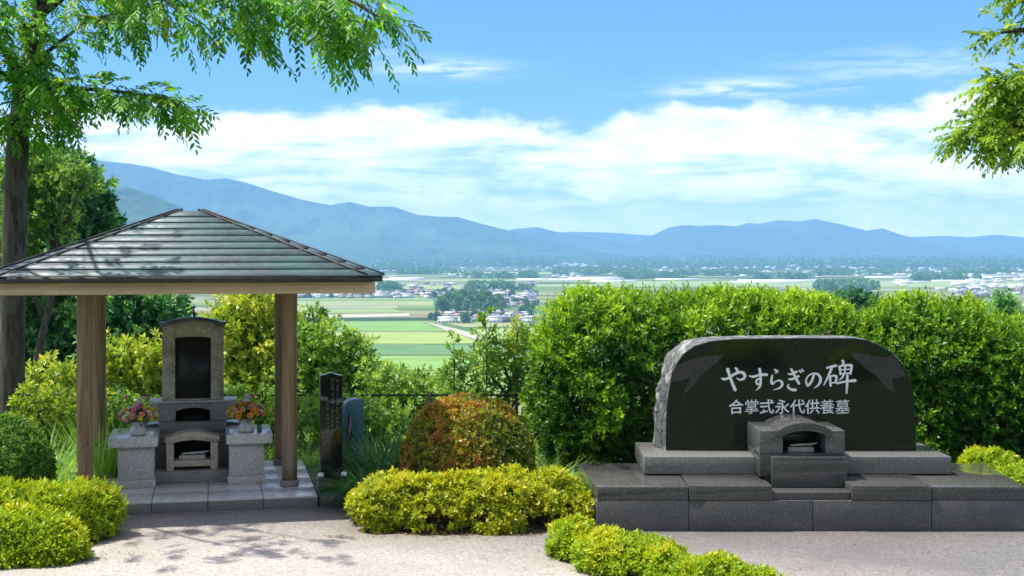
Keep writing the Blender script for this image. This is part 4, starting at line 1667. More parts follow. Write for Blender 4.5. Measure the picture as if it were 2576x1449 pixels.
fg = [
    ('nearest bright azalea in front of the pavilion, overlapping the one behind it', [((-4.25, 11.55, 0.08), (0.48, 0.34, 0.25)), ((-3.98, 11.5, 0.02), (0.28, 0.26, 0.20)), ((-4.75, 11.6, 0.10), (0.45, 0.36, 0.28))], 6000),
    ('spreading bright azalea between the pavilion platform corner and the nearest azalea', [((-4.28, 12.35, 0.11), (0.50, 0.38, 0.30)), ((-3.98, 12.5, 0.09), (0.30, 0.36, 0.29)), ((-4.75, 12.3, 0.14), (0.50, 0.38, 0.31))], 6500),
]
for lab, lob, nn in fg:
    t = thing('azalea', lab, 'shrub', lob[0][0][:2] + (0,), 0, 'azaleas in front of the pavilion')
    shrub_foliage(lob, int(nn * 0.72), (0.062, 0.021), 8, 0.085, M['leaf_fresh'], t, up=0.5, bumpy=0.15, bscale=4, e=2.2, zmin=-0.35, depth=0.035, alpha=0.9, tip=0.4,
                  tintf=lambda P, lump, dep: 0.45 + lump * 1.0 + rng.normal(0, 0.12, len(P)))
    shrub_stems(lob, 40, t, 0.008)
bank_src = [o for o in COL.objects if o.type == 'EMPTY' and o.get('group') == 'azaleas in front of the memorial'][1]
for (x, y, rz, sc_) in ((-3.2, 4.6, 0.4, 0.9), (-0.9, 5.4, 2.1, 1.1), (0.9, 4.4, 1.2, 1.0), (2.3, 5.6, 3.0, 1.1), (3.9, 4.7, 4.4, 1.2), (5.6, 5.3, 5.2, 1.0)):  # copies added below the view, only to vary the memorial's reflection
    r_ = bank_src.copy()
    COL.objects.link(r_)
    r_.location = (x, y, ground_z(y) - 0.02)
    r_.rotation_euler = (0, 0, rz)
    r_.scale = (sc_, sc_, sc_ * 1.3)
    r_['label'] = 'azalea added out of view on the bank to vary the black memorial reflection'
    r_['group'] = 'added azaleas on the bank'
    for ch in bank_src.children:
        c_ = ch.copy()
        COL.objects.link(c_)
        c_.parent = r_
t = thing('ball_bush', 'dark green clipped ball bush at the picture edge behind the azaleas', 'shrub', (-4.85, 12.95, 0))
lob = [((-4.85, 12.95, 0.52), (0.42, 0.42, 0.50))]
shrub_foliage(lob, 3600, (0.034, 0.016), 7, 0.045, M['leaf_mid'], t, up=0.25, bumpy=0.03, bscale=6, e=2.0, zmin=-0.9, depth=0.03, tintf=lambda P, lump, dep: 0.15 + lump * 0.5 + rng.normal(0, 0.08, len(P)))
shrub_stems(lob, 24, t, 0.012)
t = thing('azalea', 'yellow-leaved low shrub beside the far end of the memorial steps', 'shrub', (5.05, 13.6, 0))
lob = [((5.22, 13.75, 0.20), (0.26, 0.32, 0.22)), ((5.15, 14.5, 0.2), (0.30, 0.35, 0.26))]
shrub_foliage(lob, 1300, (0.05, 0.022), 7, 0.05, M['leaf_fresh'], t, bumpy=0.08, zmin=-0.5, depth=0.03)
shrub_stems(lob, 16, t, 0.01)

# ------------------------------------------------------------------ grasses


def blades(B, az, Ln, droop, width, tint, name, mt, parent=None, kind=None, lean=0.35):
    n = len(B)
    B = to_local(np.asarray(B, float), parent)
    hx = np.stack([np.cos(az), np.sin(az), np.zeros(n)], 1)
    sd = np.stack([-np.sin(az), np.cos(az), np.zeros(n)], 1)
    lv = 5
    vs = []
    for k in range(lv):
        t = k / (lv - 1)
        out = Ln * (lean * t + droop * t * t * 0.75)
        upz = Ln * (t * (1 - 0.15 * lean) - droop * 0.75 * t ** 2.4)
        c = B + hx * out[:, None] + np.array([0, 0, 1.0]) * upz[:, None]
        wd = width * (1 - t) ** 0.7 * (0.6 + 0.4 * min(1, t * 4)) + 0.0006
        vs += [c + sd * wd / 2, c - sd * wd / 2]
    v = np.stack(vs, 1).reshape(-1, 3)
    base = np.arange(n)[:, None] * (2 * lv)
    loops = np.concatenate([base + np.array([2 * k, 2 * k + 1, 2 * k + 3, 2 * k + 2]) for k in range(lv - 1)], 1).ravel()
    me = np_mesh(name, v, loops, np.full(n * (lv - 1), 4))
    at = me.attributes.new('tint', 'FLOAT', 'FACE')
    at.data.foreach_set('value', np.clip(np.repeat(tint, lv - 1), 0, 1).astype(np.float32))
    return link_mesh(name, me, mt, parent, kind)


def clump(label, cx, cy, rad, n, L, droop, width, mt, tint, cz=0.0, group=None):
    a = rng.uniform(0, 6.28, n)
    q_ = np.sqrt(rng.uniform(0, 1, n)) * rad
    B = np.stack([cx + np.cos(a) * q_, cy + np.sin(a) * q_, np.full(n, cz)], 1)
    o = blades(B, a + rng.normal(0, 0.5, n), L * rng.uniform(0.55, 1.15, n), droop * rng.uniform(0.5, 1.3, n), width, tint + rng.normal(0, 0.15, n), 'grass_clump', mt)
    tag(o, label, 'grass', group)
    return o


clump('pale arching grass clump behind the bright azaleas, before the pavilion post', -4.25, 13.05, 0.20, 420, 0.62, 0.75, 0.014, M['blade'], 0.85, group='tufts of tall grass')
clump('tall green grass clump by the foot of the big tree trunk', -4.95, 14.2, 0.30, 420, 0.95, 0.45, 0.014, M['blade'], 0.55, group='tufts of tall grass')
clump('upright iris-like clump with sword leaves between the big trunk and the pavilion post', -4.6, 15.2, 0.25, 160, 0.95, 0.2, 0.03, M['blade'], 0.4, group='tufts of tall grass')
clump('dark arching grass clump between the black stele and the red dome bush', -1.45, 14.05, 0.22, 520, 0.70, 0.75, 0.020, M['blade_dark'], 0.6, group='tufts of tall grass')
clump('dark leafy grass clump in front of the teal stone marker', -1.40, 14.9, 0.30, 520, 0.85, 0.5, 0.022, M['blade_dark'], 0.45, group='tufts of tall grass')
clump('light green grass clump between the red dome bush and the hedge', 0.35, 14.2, 0.30, 520, 0.62, 0.6, 0.018, M['blade'], 0.6, group='tufts of tall grass')

# dry leaves blown along the shrubs
n = 420
X = np.concatenate([rng.normal(-0.4, 0.8, 160), rng.normal(-3.9, 0.5, 120), rng.normal(1.2, 0.6, 80), rng.uniform(-3.8, 4.8, 60)])
Yy = np.concatenate([12.46 + rng.normal(0, 0.09, 160), 11.35 + np.abs(rng.normal(0, 0.45, 120)), 11.0 + rng.normal(0, 0.3, 80), rng.uniform(11, 12.6, 60)])
A_ = rng.uniform(0, 6.28, n)
leaves_mesh('fallen_leaves', np.stack([X, Yy, np.full(n, 0.016)], 1), np.stack([np.cos(A_), np.sin(A_), rng.uniform(-0.05, 0.25, n)], 1), np.stack([rng.normal(0, 0.25, n), rng.normal(0, 0.25, n), np.ones(n)], 1),
            rng.uniform(0.02, 0.05, n), rng.uniform(0.010, 0.022, n), rng.uniform(0, 1, n), leaf_mat('dry_leaf', [(0.0, (0.10, 0.05, 0.02)), (0.6, (0.25, 0.13, 0.04)), (1.0, (0.32, 0.27, 0.06))], 0.1), None, kind='stuff')

# rough weeds over the rest of the terrace
n = 15000
X = rng.uniform(-7.5, 1.0, n)
Yy = rng.uniform(13.4, 19.2, n)
lu = (X - FR[0]) * PU[0] + (Yy - FR[1]) * PU[1]
lv_ = (X - FR[0]) * PV[0] + (Yy - FR[1]) * PV[1]
ok = ~((lu > -2.85) & (lu < 0.45) & (lv_ > -0.25) & (lv_ < 2.6)) & ~((X > -4.4) & (Yy < 13.9) & (X < -1.6)) & ~((X > 0.5) & (Yy < 14.4))
X, Yy = X[ok], Yy[ok]
n = len(X)
hgt = 0.12 + 0.36 * fbm(np.stack([X * 1.3, Yy * 1.3, X * 0], 1), 3) * np.clip((Yy - 13.2) / 2, 0.2, 1)
Zz = np.array([ground_z(y_) for y_ in Yy])
blades(np.stack([X, Yy, Zz], 1), rng.uniform(0, 6.28, n), hgt * rng.uniform(0.6, 1.3, n), rng.uniform(0.2, 0.8, n), 0.022, 0.45 + rng.normal(0, 0.2, n), 'weeds', M['blade'], kind='stuff')

# ------------------------------------------------------------------ trees


def blob_points(c, r, n, zmin=-0.8):
    d = sphere_dirs(n, zmin)
    P = np.array(c) + d * np.array(r)
    lump = fbm(P * (1.8 / max(r)), 3) - 0.5
    dep = np.abs(rng.normal(0, 0.28, n))
    P = np.array(c) + d * np.array(r) * (1 + lump * 0.7 - dep)[:, None]
    return P, d, lump, dep


def blob_tree(name, label, cat_, bx, Y, blobs, n_per_m2, leaf, k, Ls, mt, group=None, trunk_r=0.09, up=0.15, tint=0.5, tgain=1.2, trunk_to=None, base_z=None):
    z0 = ground_z(Y) if base_z is None else base_z
    x0 = (bx - 1288) / 3400 * Y
    t = thing(name, label, cat_, (x0, Y, z0), 0, group)
    px = Y / 3400
    parts, cs = [], []
    for bl in blobs:
        bx_, by_, br = bl[:3]
        dy = bl[3] if len(bl) > 3 else random.uniform(-0.5, 0.5) * br * px
        c = W(bx_, by_, Y) + np.array([0, dy, 0])
        r = np.array([1.0, 1.0, 0.85]) * br * px
        nn = int(n_per_m2 * 4 * math.pi * (br * px) ** 2)
        P, d, lump, dep = blob_points(c, r, nn)
        D = unit(d * 0.7 + np.array([0, 0, up]) + rng.normal(0, 0.5, P.shape))
        t0 = tint + lump * tgain + rng.normal(0, 0.10, nn)
        parts.append(shoot_leaves(P, D, Ls * rng.uniform(0.6, 1.3, nn), k, leaf[0], leaf[1], 0.95, t0, 0.25))
        cs.append((c, br * px))
    P, A, N_, L, Wd, ti = cat(parts)
    b = MB()
    topc = max(cs, key=lambda q_: q_[0][2])[0]
    mid = np.array([x0 * 0.5 + topc[0] * 0.5, Y, z0 + (topc[2] - z0) * 0.5])
    tr = [np.array([x0, Y, z0 - 0.2]), np.array([x0 * 0.8 + topc[0] * 0.2, Y, z0 + (topc[2] - z0) * 0.25]), mid, np.array([topc[0], topc[1], topc[2]])]
    b.tube(tr, [trunk_r, trunk_r * 0.8, trunk_r * 0.6, trunk_r * 0.2], 8)
    b.build('trunk', M['bark'], t, world=True, smooth=True)
    b = MB()
    for c, r in cs:
        f = min(0.75, max(0.15, (c[2] - z0) / max(0.5, topc[2] - z0) - 0.25))
        s0 = tr[0] * (1 - f) + tr[3] * f
        m2 = s0 * 0.5 + c * 0.5 + np.array([0, 0, 0.1 * r])
        b.tube([s0, m2, c], [trunk_r * 0.5, trunk_r * 0.35, trunk_r * 0.12], 6)
        for q_ in range(4):
            e = c + unit(np.array([random.uniform(-1, 1), random.uniform(-1, 1), random.uniform(-0.2, 1)])) * r * 0.75
            b.tube([m2 * 0.3 + c * 0.7, e], [trunk_r * 0.16, trunk_r * 0.05], 5)
    b.build('branches', M['bark'], t, world=True, smooth=True)
    leaves_mesh('crown', P, A, N_, L, Wd, ti, mt, t)
    return t


G_BACK = 'trees on the slope behind the pavilion'
blob_tree('broadleaf_tree', 'dark leafy tree rising above the pavilion roof beside the big trunk', 'tree', 150, 30,
          [(110, 455, 80), (170, 440, 60), (60, 520, 90), (200, 500, 75), (240, 570, 60), (150, 590, 110), (60, 640, 110), (190, 680, 100), (100, 760, 120), (215, 800, 90), (140, 880, 120), (60, 930, 110), (210, 930, 80)],
          50, (0.16, 0.08), 7, 0.24, M['leaf_dark'], G_BACK, 0.16, tint=0.45, tgain=2.2)
blob_tree('broadleaf_tree', 'lighter green tree with loose leaves close behind the big trunk, above the roof', 'tree', 60, 25,
          [(95, 410, 55), (150, 440, 50), (60, 460, 65), (120, 490, 60), (190, 400, 22), (210, 460, 38), (70, 550, 60), (30, 400, 60), (150, 560, 50), (20, 620, 70)],
          46, (0.11, 0.05), 7, 0.2, M['leaf_mid'], G_BACK, 0.10, tint=0.34, tgain=1.9)
blob_tree('broadleaf_tree', 'dark bluish tree seen under the roof between the post and the headstone', 'tree', 350, 27,
          [(345, 790, 80), (410, 800, 55), (300, 860, 80), (370, 880, 70), (440, 770, 28), (300, 760, 70), (420, 860, 50), (330, 950, 80), (410, 960, 60)],
          60, (0.13, 0.065), 7, 0.2, M['leaf_dark'], G_BACK, 0.12, tint=0.45, tgain=2.2)
blob_tree('broadleaf_tree', 'yellow-green tree behind the headstone, seen under the roof', 'tree', 630, 24,
          [(600, 775, 50), (650, 760, 55), (690, 790, 50), (580, 830, 55), (640, 850, 75), (705, 850, 70), (720, 920, 60), (690, 980, 70), (590, 985, 70), (560, 1060, 60), (640, 1060, 65), (720, 1060, 65), (500, 1060, 55), (585, 910, 60), (650, 950, 70), (540, 800, 28), (525, 850, 26)],
          60, (0.11, 0.055), 7, 0.17, M['leaf_lime'], G_BACK, 0.09, tint=0.45, tgain=1.7)
blob_tree('bush', 'rounded green bush right behind the pavilion post nearest the stele', 'bush', 820, 22,
          [(795, 815, 34), (775, 865, 55), (835, 865, 58), (885, 895, 52), (800, 925, 70), (870, 950, 65), (920, 990, 55), (750, 980, 60), (760, 1060, 60), (840, 1070, 65), (910, 1060, 55), (700, 1070, 50), (760, 930, 55), (830, 940, 60), (905, 950, 45), (800, 1000, 60), (880, 1010, 55), (800, 785, 14)],
          70, (0.095, 0.05), 7, 0.15, M['leaf_mid'], G_BACK, 0.07, tint=0.45, tgain=1.8)
blob_tree('bush', 'low pale green bush behind the teal marker, below the bright field', 'bush', 1010, 21,
          [(940, 945, 42), (1000, 965, 48), (1055, 975, 44), (1100, 985, 40), (980, 1060, 60), (1060, 1070, 60), (920, 1070, 50), (1120, 1060, 50), (970, 1010, 45), (1040, 1030, 45), (1085, 1000, 25), (935, 1010, 35)],
          75, (0.08, 0.042), 7, 0.13, M['leaf_mid'], G_BACK, 0.05, tint=0.6, tgain=1.7)
blob_tree('bush', 'sunlit leafy bush behind the vase with orange flowers, beneath the dark tree', 'bush', 350, 19.5,
          [(290, 895, 50), (340, 910, 55), (405, 905, 60), (455, 900, 45), (470, 960, 55), (510, 1010, 60), (340, 1050, 65), (410, 1060, 65), (280, 1060, 55), (480, 1070, 60), (300, 980, 55), (370, 990, 55), (430, 985, 40), (450, 940, 30)],
          80, (0.085, 0.045), 7, 0.13, M['leaf_lime'], G_BACK, 0.05, tint=0.38, tgain=1.6)
blob_tree('bush', 'bright weedy bush between the big trunk and the pavilion posts', 'bush', 130, 18.9,
          [(90, 960, 46), (130, 940, 48), (180, 960, 50), (210, 1010, 50), (250, 1040, 50), (190, 1100, 50), (110, 1030, 55), (170, 1050, 50), (60, 1050, 50), (20, 1010, 50)],
          80, (0.075, 0.035), 7, 0.12, M['leaf_lime'], G_BACK, 0.05, tint=0.45, tgain=1.6)
blob_tree('bush', 'fresh green weedy bush between the red dome bush and the long hedge', 'bush', 1230, 18.6,
          [(1150, 950, 40), (1200, 915, 46), (1255, 895, 50), (1310, 900, 55), (1330, 850, 35), (1350, 960, 55), (1180, 1000, 45), (1250, 990, 50), (1310, 1010, 45), (1140, 1010, 28), (1290, 870, 22), (1230, 1060, 50), (1320, 1080, 45)],
          85, (0.085, 0.032), 7, 0.16, M['leaf_mid'], G_BACK, 0.05, tint=0.5, tgain=1.5)


blob_tree('bush', 'low fresh green bush behind the railing, between the headstone and the post nearest the stele', 'bush', 640, 17.7,
          [(590, 1020, 42), (640, 1030, 45), (690, 1040, 42), (600, 1080, 50), (660, 1090, 50), (720, 1070, 40)], 85, (0.07, 0.036), 7, 0.11, M['leaf_mid'], G_BACK, 0.03, tint=0.55, tgain=1.6)
blob_tree('bush', 'low fresh green bush between the pavilion post and the pedestal nearer the big trunk', 'bush', 330, 17.6,
          [(285, 1030, 42), (330, 1045, 42), (380, 1040, 40), (300, 1085, 48), (360, 1095, 45)], 85, (0.07, 0.036), 7, 0.11, M['leaf_mid'], G_BACK, 0.03, tint=0.5, tgain=1.6)
blob_tree('bush', 'low green leafy bush behind the black stele and the teal stone marker', 'bush', 860, 17.5,
          [(800, 1030, 42), (850, 1045, 45), (905, 1035, 45), (960, 1050, 42), (780, 1085, 45), (850, 1095, 50), (930, 1095, 48), (1000, 1080, 42)], 85, (0.07, 0.036), 7, 0.11, M['leaf_mid'], G_BACK, 0.03, tint=0.45, tgain=1.6)
blob_tree('bush', 'low leafy bush behind the ball bush, at the foot of the big trunk', 'bush', 140, 17.0,
          [(90, 1010, 42), (135, 1020, 42), (180, 1030, 40), (80, 1070, 48), (150, 1080, 48), (190, 1100, 40)], 85, (0.065, 0.034), 7, 0.11, M['leaf_lime'], G_BACK, 0.03, tint=0.3, tgain=1.6)


def sapling(label, px_, py_top, py_bot, Y, n, lf, spread, mt):
    b0, t0 = W(px_, py_bot, Y), W(px_, py_top, Y)
    t = thing('sapling', label, 'sapling', (b0[0], Y, ground_z(Y)), 0, 'tall saplings above the weeds')
    b = MB()
    b.tube([(b0[0], Y, ground_z(Y) - 0.05), (b0[0] + 0.02, Y, (b0[2] + t0[2]) / 2), tuple(t0)], [0.014, 0.010, 0.003], 6)
    B = []
    D = []
    H = t0[2] - b0[2]
    for k in range(n):
        f = (k + 1) / n
        c = b0 * (1 - f) + t0 * f
        a = k * 2.4
        ln = spread * (1.05 - 0.75 * f) * random.uniform(0.7, 1.2)
        d = unit(np.array([math.cos(a), math.sin(a) * 0.7, 1.0]))
        e = c + d * ln
        b.tube([tuple(c), tuple(e)], [0.005, 0.002], 4)
        for s in range(4):
            B.append(c + d * ln * (0.25 + 0.25 * s))
            D.append(d + rng.normal(0, 0.3, 3))
    B.append(t0)
    D.append(np.array([0, 0, 1.0]))
    b.build('stem', M['twig'], t, world=True, smooth=True)
    P, A, N_, L, Wd, ti = shoot_leaves(np.array(B), np.array(D), 0.07, 5, lf[0], lf[1], 0.95, 0.5 + rng.normal(0, 0.1, len(B)), 0.3)
    leaves_mesh('leaves', P, A, N_, L, Wd, ti, mt, t)


sapling('tallest leafy sapling standing against the valley fields', 1222, 800, 940, 18.4, 9, (0.085, 0.045), 0.30, M['leaf_mid'])
sapling('thin pointed sapling between the tall sapling and the hedge', 1300, 815, 930, 18.4, 8, (0.07, 0.03), 0.14, M['leaf_lime'])
sapling('small sapling tip left of the tall sapling', 1140, 850, 980, 18.5, 7, (0.07, 0.032), 0.14, M['leaf_mid'])

# trees beyond the hedge
blob_tree('conifer', 'small dark pointed conifer beyond the hedge at the picture edge', 'tree', 2520, 60,
          [(2520, 735, 10), (2512, 755, 18), (2530, 760, 18), (2520, 785, 28), (2500, 800, 25), (2545, 805, 25)], 22, (0.22, 0.09), 7, 0.3, M['leaf_dark'], None, 0.12, tint=0.7, base_z=-5.5)
blob_tree('broadleaf_tree', 'hazy dark tree in the dip between the two hedges', 'tree', 2150, 120,
          [(2110, 757, 18), (2150, 752, 18), (2185, 765, 20), (2080, 768, 16), (2140, 785, 30), (2190, 790, 26)], 8, (0.5, 0.25), 6, 0.5, M['leaf_dark'], None, 0.2, tint=0.35, base_z=-12.0)

# ---- the big tree and its hanging branches


def spray_leaves(B, D, Ls, k, lL, lW, tint0, droop=0.5):
    """flat feathery sprays: leaflets in two ranks along a drooping stalk"""
    n = len(B)
    D = unit(D)
    up = np.array([0, 0, 1.0]) + rng.normal(0, 0.25, (n, 3))
    S = unit(np.cross(D, up))
    Nn = np.cross(S, D)
    j = np.arange(k)
    t = (j[None, :] + 0.7) / k
    sgn = np.where(j % 2 == 0, 1.0, -1.0)[None, :]
    last = (j == k - 1)[None, :]
    Ls = np.broadcast_to(Ls, (n,))[:, None]
    P = B[:, None, :] + D[:, None, :] * (t * Ls)[..., None]
    P = P + np.array([0, 0, -1.0]) * (droop * Ls * t * t)[..., None]
    tang = unit(D[:, None, :] + np.array([0, 0, -1.0]) * (2 * droop * t)[..., None])
    ang = np.where(last, 0.05, 0.85) + rng.normal(0, 0.12, (n, k))
    A = tang * np.cos(ang)[..., None] + S[:, None, :] * (sgn * np.sin(ang))[..., None]
    A = unit(A + np.array([0, 0, -0.22]) + rng.normal(0, 0.12, (n, k, 3)))
    N2 = np.broadcast_to(Nn[:, None, :], A.shape) + rng.normal(0, 0.2, A.shape)
    sz = rng.uniform(0.75, 1.15, (n, k)) * (0.7 + 0.45 * np.sin(np.pi * np.clip(t, 0.1, 0.95)))
    ti = np.broadcast_to(tint0, (n,))[:, None] + rng.normal(0, 0.07, (n, k))
    sh = (n * k,)
    return P.reshape(-1, 3), A.reshape(-1, 3), N2.reshape(-1, 3), (lL * sz).reshape(sh), (lW * sz).reshape(sh), ti.reshape(sh)


def limb_foliage(b, limb, n, spread, sprL, k, lf, tint, sag=0.2, outl=0.4, start=0.1, rad=0.02, droop=0.5, end_taper=0.45):
    """twigs and sprays along one limb; limb = list of 3D points"""
    limb = np.array(limb)
    seg = np.linalg.norm(np.diff(limb, axis=0), axis=1)
    cum = np.concatenate([[0], np.cumsum(seg)]) / seg.sum()
    out = []
    B, D = [], []
    for i in range(n):
        f = start + (1 - start) * (i + random.random()) / n
        c = np.array([np.interp(f, cum, limb[:, a]) for a in range(3)])
        f2 = min(1, f + 0.05)
        f1 = max(0, f - 0.05)
        dirv = unit(np.array([np.interp(f2, cum, limb[:, a]) - np.interp(f1, cum, limb[:, a]) for a in range(3)]))
        sp = spread * (1 - end_taper * f)
        off = np.array([random.gauss(0, 0.45), random.gauss(0, 0.8), random.gauss(-sag, 0.42)])
        e = c + off * sp + dirv * sp * outl
        d = unit(dirv * 0.55 + off * 0.55 + np.array([0, 0, -0.25]) + rng.normal(0, 0.3, 3))
        if i % 2 == 0:
            b.tube([tuple(c), tuple(c * 0.5 + e * 0.5 + np.array([0, 0, 0.05 * sp])), tuple(e), tuple(e + d * sprL * 0.5 + np.array([0, 0, -droop * sprL * 0.25]))], [rad * 0.45, rad * 0.3, rad * 0.2, rad * 0.12], 4)
        B.append(e)
        D.append(d)
    tip = limb[-1]
    dirv = unit(limb[-1] - limb[-2])
    for q_ in range(3):
        B.append(tip - dirv * 0.1 * q_)
        D.append(unit(dirv + rng.normal(0, 0.25, 3)))
    n = len(B)
    t0 = tint + rng.normal(0, 0.22, n)
    return spray_leaves(np.array(B), np.array(D), sprL * rng.uniform(0.7, 1.2, n), k, lf[0], lf[1], t0, droop)


TY = 17.5
base = W(30, 640, TY)
big = thing('big_tree', 'big tree with tall bare trunk and feathery branches over the pavilion', 'tree', (base[0], TY, 0))
trunk_px = [(28, 1150, 0.185), (30, 1100, 0.165), (31, 900, 0.158), (34, 700, 0.155), (38, 500, 0.150), (46, 340, 0.142), (60, 215, 0.120), (85, 110, 0.10), (104, 10, 0.085), (116, -120, 0.07), (122, -300, 0.05), (128, -460, 0.025)]
b = MB()
b.tube([tuple(W(x, y, TY)) for x, y, _r in trunk_px], [r_ for *_q, r_ in trunk_px], 16)
b.build('trunk', M['bark'], big, world=True, smooth=True)
LIMBS = [
    # (px, py, Y) points, start radius, sprays, spread, tint
    ([(100, 40, 17.5), (230, -70, 16.8), (480, -110, 16.0), (740, -50, 15.2), (880, 0, 14.8), (985, 62, 14.6)], 0.055, 150, 0.55, 0.52),
    ([(480, -110, 16.0), (550, -50, 15.6), (620, 20, 15.3), (665, 85, 15.2)], 0.03, 70, 0.46, 0.45),
    ([(740, -50, 15.2), (790, 0, 15.1), (835, 50, 15.0), (860, 95, 15.0)], 0.025, 50, 0.40, 0.45),
    ([(600, -70, 15.9), (720, -10, 16.4), (820, 40, 16.8), (930, 60, 17.0)], 0.025, 56, 0.45, 0.6),
    ([(230, -70, 16.8), (380, -30, 16.0), (450, 30, 15.6), (500, 70, 15.5)], 0.025, 44, 0.40, 0.6),
    ([(75, 225, 17.5), (160, 221, 17.0), (250, 226, 16.6), (330, 234, 16.2), (410, 248, 15.8), (470, 276, 15.5)], 0.034, 110, 0.23, 0.48),
    ([(60, 210, 17.5), (120, 130, 17.0), (220, 50, 16.5), (290, 35, 16.2), (345, 70, 16.0)], 0.035, 60, 0.36, 0.48),
    ([(104, 10, 17.5), (180, -50, 17.8), (280, -60, 18.0), (360, 10, 18.0)], 0.03, 60, 0.45, 0.5),
    ([(46, 340, 17.5), (95, 280, 17.1), (130, 270, 16.9), (165, 295, 16.8)], 0.022, 60, 0.34, 0.5),
    ([(60, 215, 17.5), (70, 160, 17.0), (110, 200, 16.6), (150, 240, 16.4)], 0.022, 50, 0.34, 0.55),
    ([(60, 215, 17.5), (20, 140, 17.2), (-30, 80, 17.0), (-90, 60, 16.8)], 0.07, 70, 0.55, 0.5),
    ([(85, 110, 17.5), (60, 60, 17.0), (20, 20, 16.6), (-40, 0, 16.3)], 0.03, 60, 0.5, 0.55),
    ([(46, 340, 17.6), (10, 300, 17.2), (-40, 290, 16.9), (-90, 300, 16.7)], 0.022, 40, 0.35, 0.5),
    ([(116, -120, 17.5), (200, -260, 17.0), (330, -330, 16.6), (460, -320, 16.2)], 0.05, 80, 0.7, 0.5),
    ([(116, -120, 17.5), (60, -260, 18.0), (-60, -330, 18.4), (-200, -340, 18.8)], 0.05, 80, 0.7, 0.5),
    ([(60, 215, 17.5), (-250, 60, 15.5), (-380, -200, 13.6), (-290, -420, 12.6), (-170, -460, 12.2)], 0.05, 60, 0.9, 0.5),
    ([(104, 10, 17.5), (-120, -160, 15.5), (-250, -420, 13.4), (-60, -560, 12.6)], 0.05, 60, 0.9, 0.5),
    ([(122, -300, 17.5), (180, -420, 17.8), (260, -500, 18.2)], 0.035, 60, 0.6, 0.5),
]
lb, tw, parts = MB(), MB(), []
for pts, r0, nn, spd, ti in LIMBS:
    P3 = [W(x, y, Y_) for x, y, Y_ in pts]
    lb.tube([tuple(p_) for p_ in P3], list(np.linspace(r0, 0.006, len(P3))), 7)
    parts.append(limb_foliage(tw, P3, int(nn * 1.45), spd * 1.05, 0.32, 11, (0.105, 0.040), ti, rad=0.014, droop=0.25, outl=0.25, sag=0.12))
lb.build('limbs', M['bark'], big, world=True, smooth=True)
tw.build('twigs', M['bark'], big, world=True, smooth=True)
P, A, N_, L, Wd, ti = cat(parts)
leaves_mesh('crown', P, A, N_, L, Wd, ti, M['leaf_canopy'], big, six=True)

# ---- tree reaching in from the other side
rt = thing('zelkova_tree', 'tree hanging its yellow-green branches in from the picture edge over the rounder hedge', 'tree', (7.4, 13.2, 0))
b = MB()
b.tube([(7.4, 13.2, -0.1), (7.38, 13.2, 1.5), (7.3, 13.2, 3.2), (7.35, 13.2, 5.0), (7.3, 13.2, 7.5)], [0.2, 0.16, 0.14, 0.10, 0.04], 12)
b.build('trunk', M['bark'], rt, world=True, smooth=True)
RL = [
    ([(3180, -120, 13.2), (2760, 40, 13.0), (2600, 72, 12.8), (2530, 80, 12.7), (2470, 92, 12.6)], 0.05, 46, 0.20, 0.45),
    ([(2760, 40, 13.0), (2640, -25, 12.9), (2560, -15, 12.8)], 0.025, 40, 0.18, 0.45),
    ([(3180, 200, 13.2), (2800, 200, 13.0), (2660, 215, 12.8), (2570, 220, 12.7), (2490, 225, 12.6)], 0.05, 95, 0.30, 0.55),
    ([(2800, 200, 13.0), (2640, 200, 12.7), (2570, 195, 12.6), (2505, 210, 12.6)], 0.03, 70, 0.24, 0.6),
    ([(2800, 200, 13.0), (2680, 260, 12.9), (2590, 285, 12.8), (2500, 312, 12.7), (2425, 340, 12.6)], 0.04, 120, 0.26, 0.55),
    ([(2680, 260, 12.9), (2610, 300, 12.5), (2565, 335, 12.4), (2525, 362, 12.4)], 0.025, 80, 0.22, 0.55),
    ([(2680, 260, 12.9), (2620, 245, 13.3), (2560, 255, 13.4), (2510, 270, 13.4)], 0.025, 70, 0.24, 0.5),
    ([(3180, -120, 13.2), (3000, -420, 13.0), (2800, -520, 12.8)], 0.05, 50, 0.5, 0.5),
    ([(3180, -120, 13.2), (3400, -400, 13.4), (3600, -450, 13.6)], 0.05, 50, 0.6, 0.5),
    ([(2800, 200, 13.0), (2720, 310, 13.2), (2660, 340, 13.2), (2610, 350, 13.1)], 0.025, 60, 0.25, 0.5),
]
lb, tw, parts = MB(), MB(), []
for pts, r0, nn, spd, ti in RL:
    P3 = [W(x, y, Y_) for x, y, Y_ in pts]
    lb.tube([tuple(p_) for p_ in P3], list(np.linspace(r0, 0.005, len(P3))), 7)
    parts.append(limb_foliage(tw, P3, int(nn * 1.9), spd * 1.05, 0.20, 9, (0.068, 0.034), ti, rad=0.010, droop=0.2, sag=0.05, start=0.3))
lb.build('limbs', M['bark'], rt, world=True, smooth=True)
tw.build('twigs', M['bark'], rt, world=True, smooth=True)
P, A, N_, L, Wd, ti = cat(parts)
leaves_mesh('crown', P, A, N_, L, Wd, ti, M['leaf_right'], rt, six=True)

# ------------------------------------------------------------------ the valley: villages, groves, greenhouses
WALL = [plain_mat('house_wall_' + k, c, 0.8, var=0.1, scale=0.5) for k, c in (('white', (0.72, 0.71, 0.68)), ('cream', (0.55, 0.50, 0.42)), ('brown', (0.16, 0.12, 0.09)))]
ROOF = [plain_mat('house_roof_' + k, c, 0.55, var=0.15, scale=0.5) for k, c in (('grey', (0.22, 0.23, 0.25)), ('silver', (0.50, 0.51, 0.54)), ('dark', (0.09, 0.09, 0.10)), ('rust', (0.38, 0.20, 0.16)))]
WIN = plain_mat('house_window', (0.04, 0.05, 0.06), 0.2)


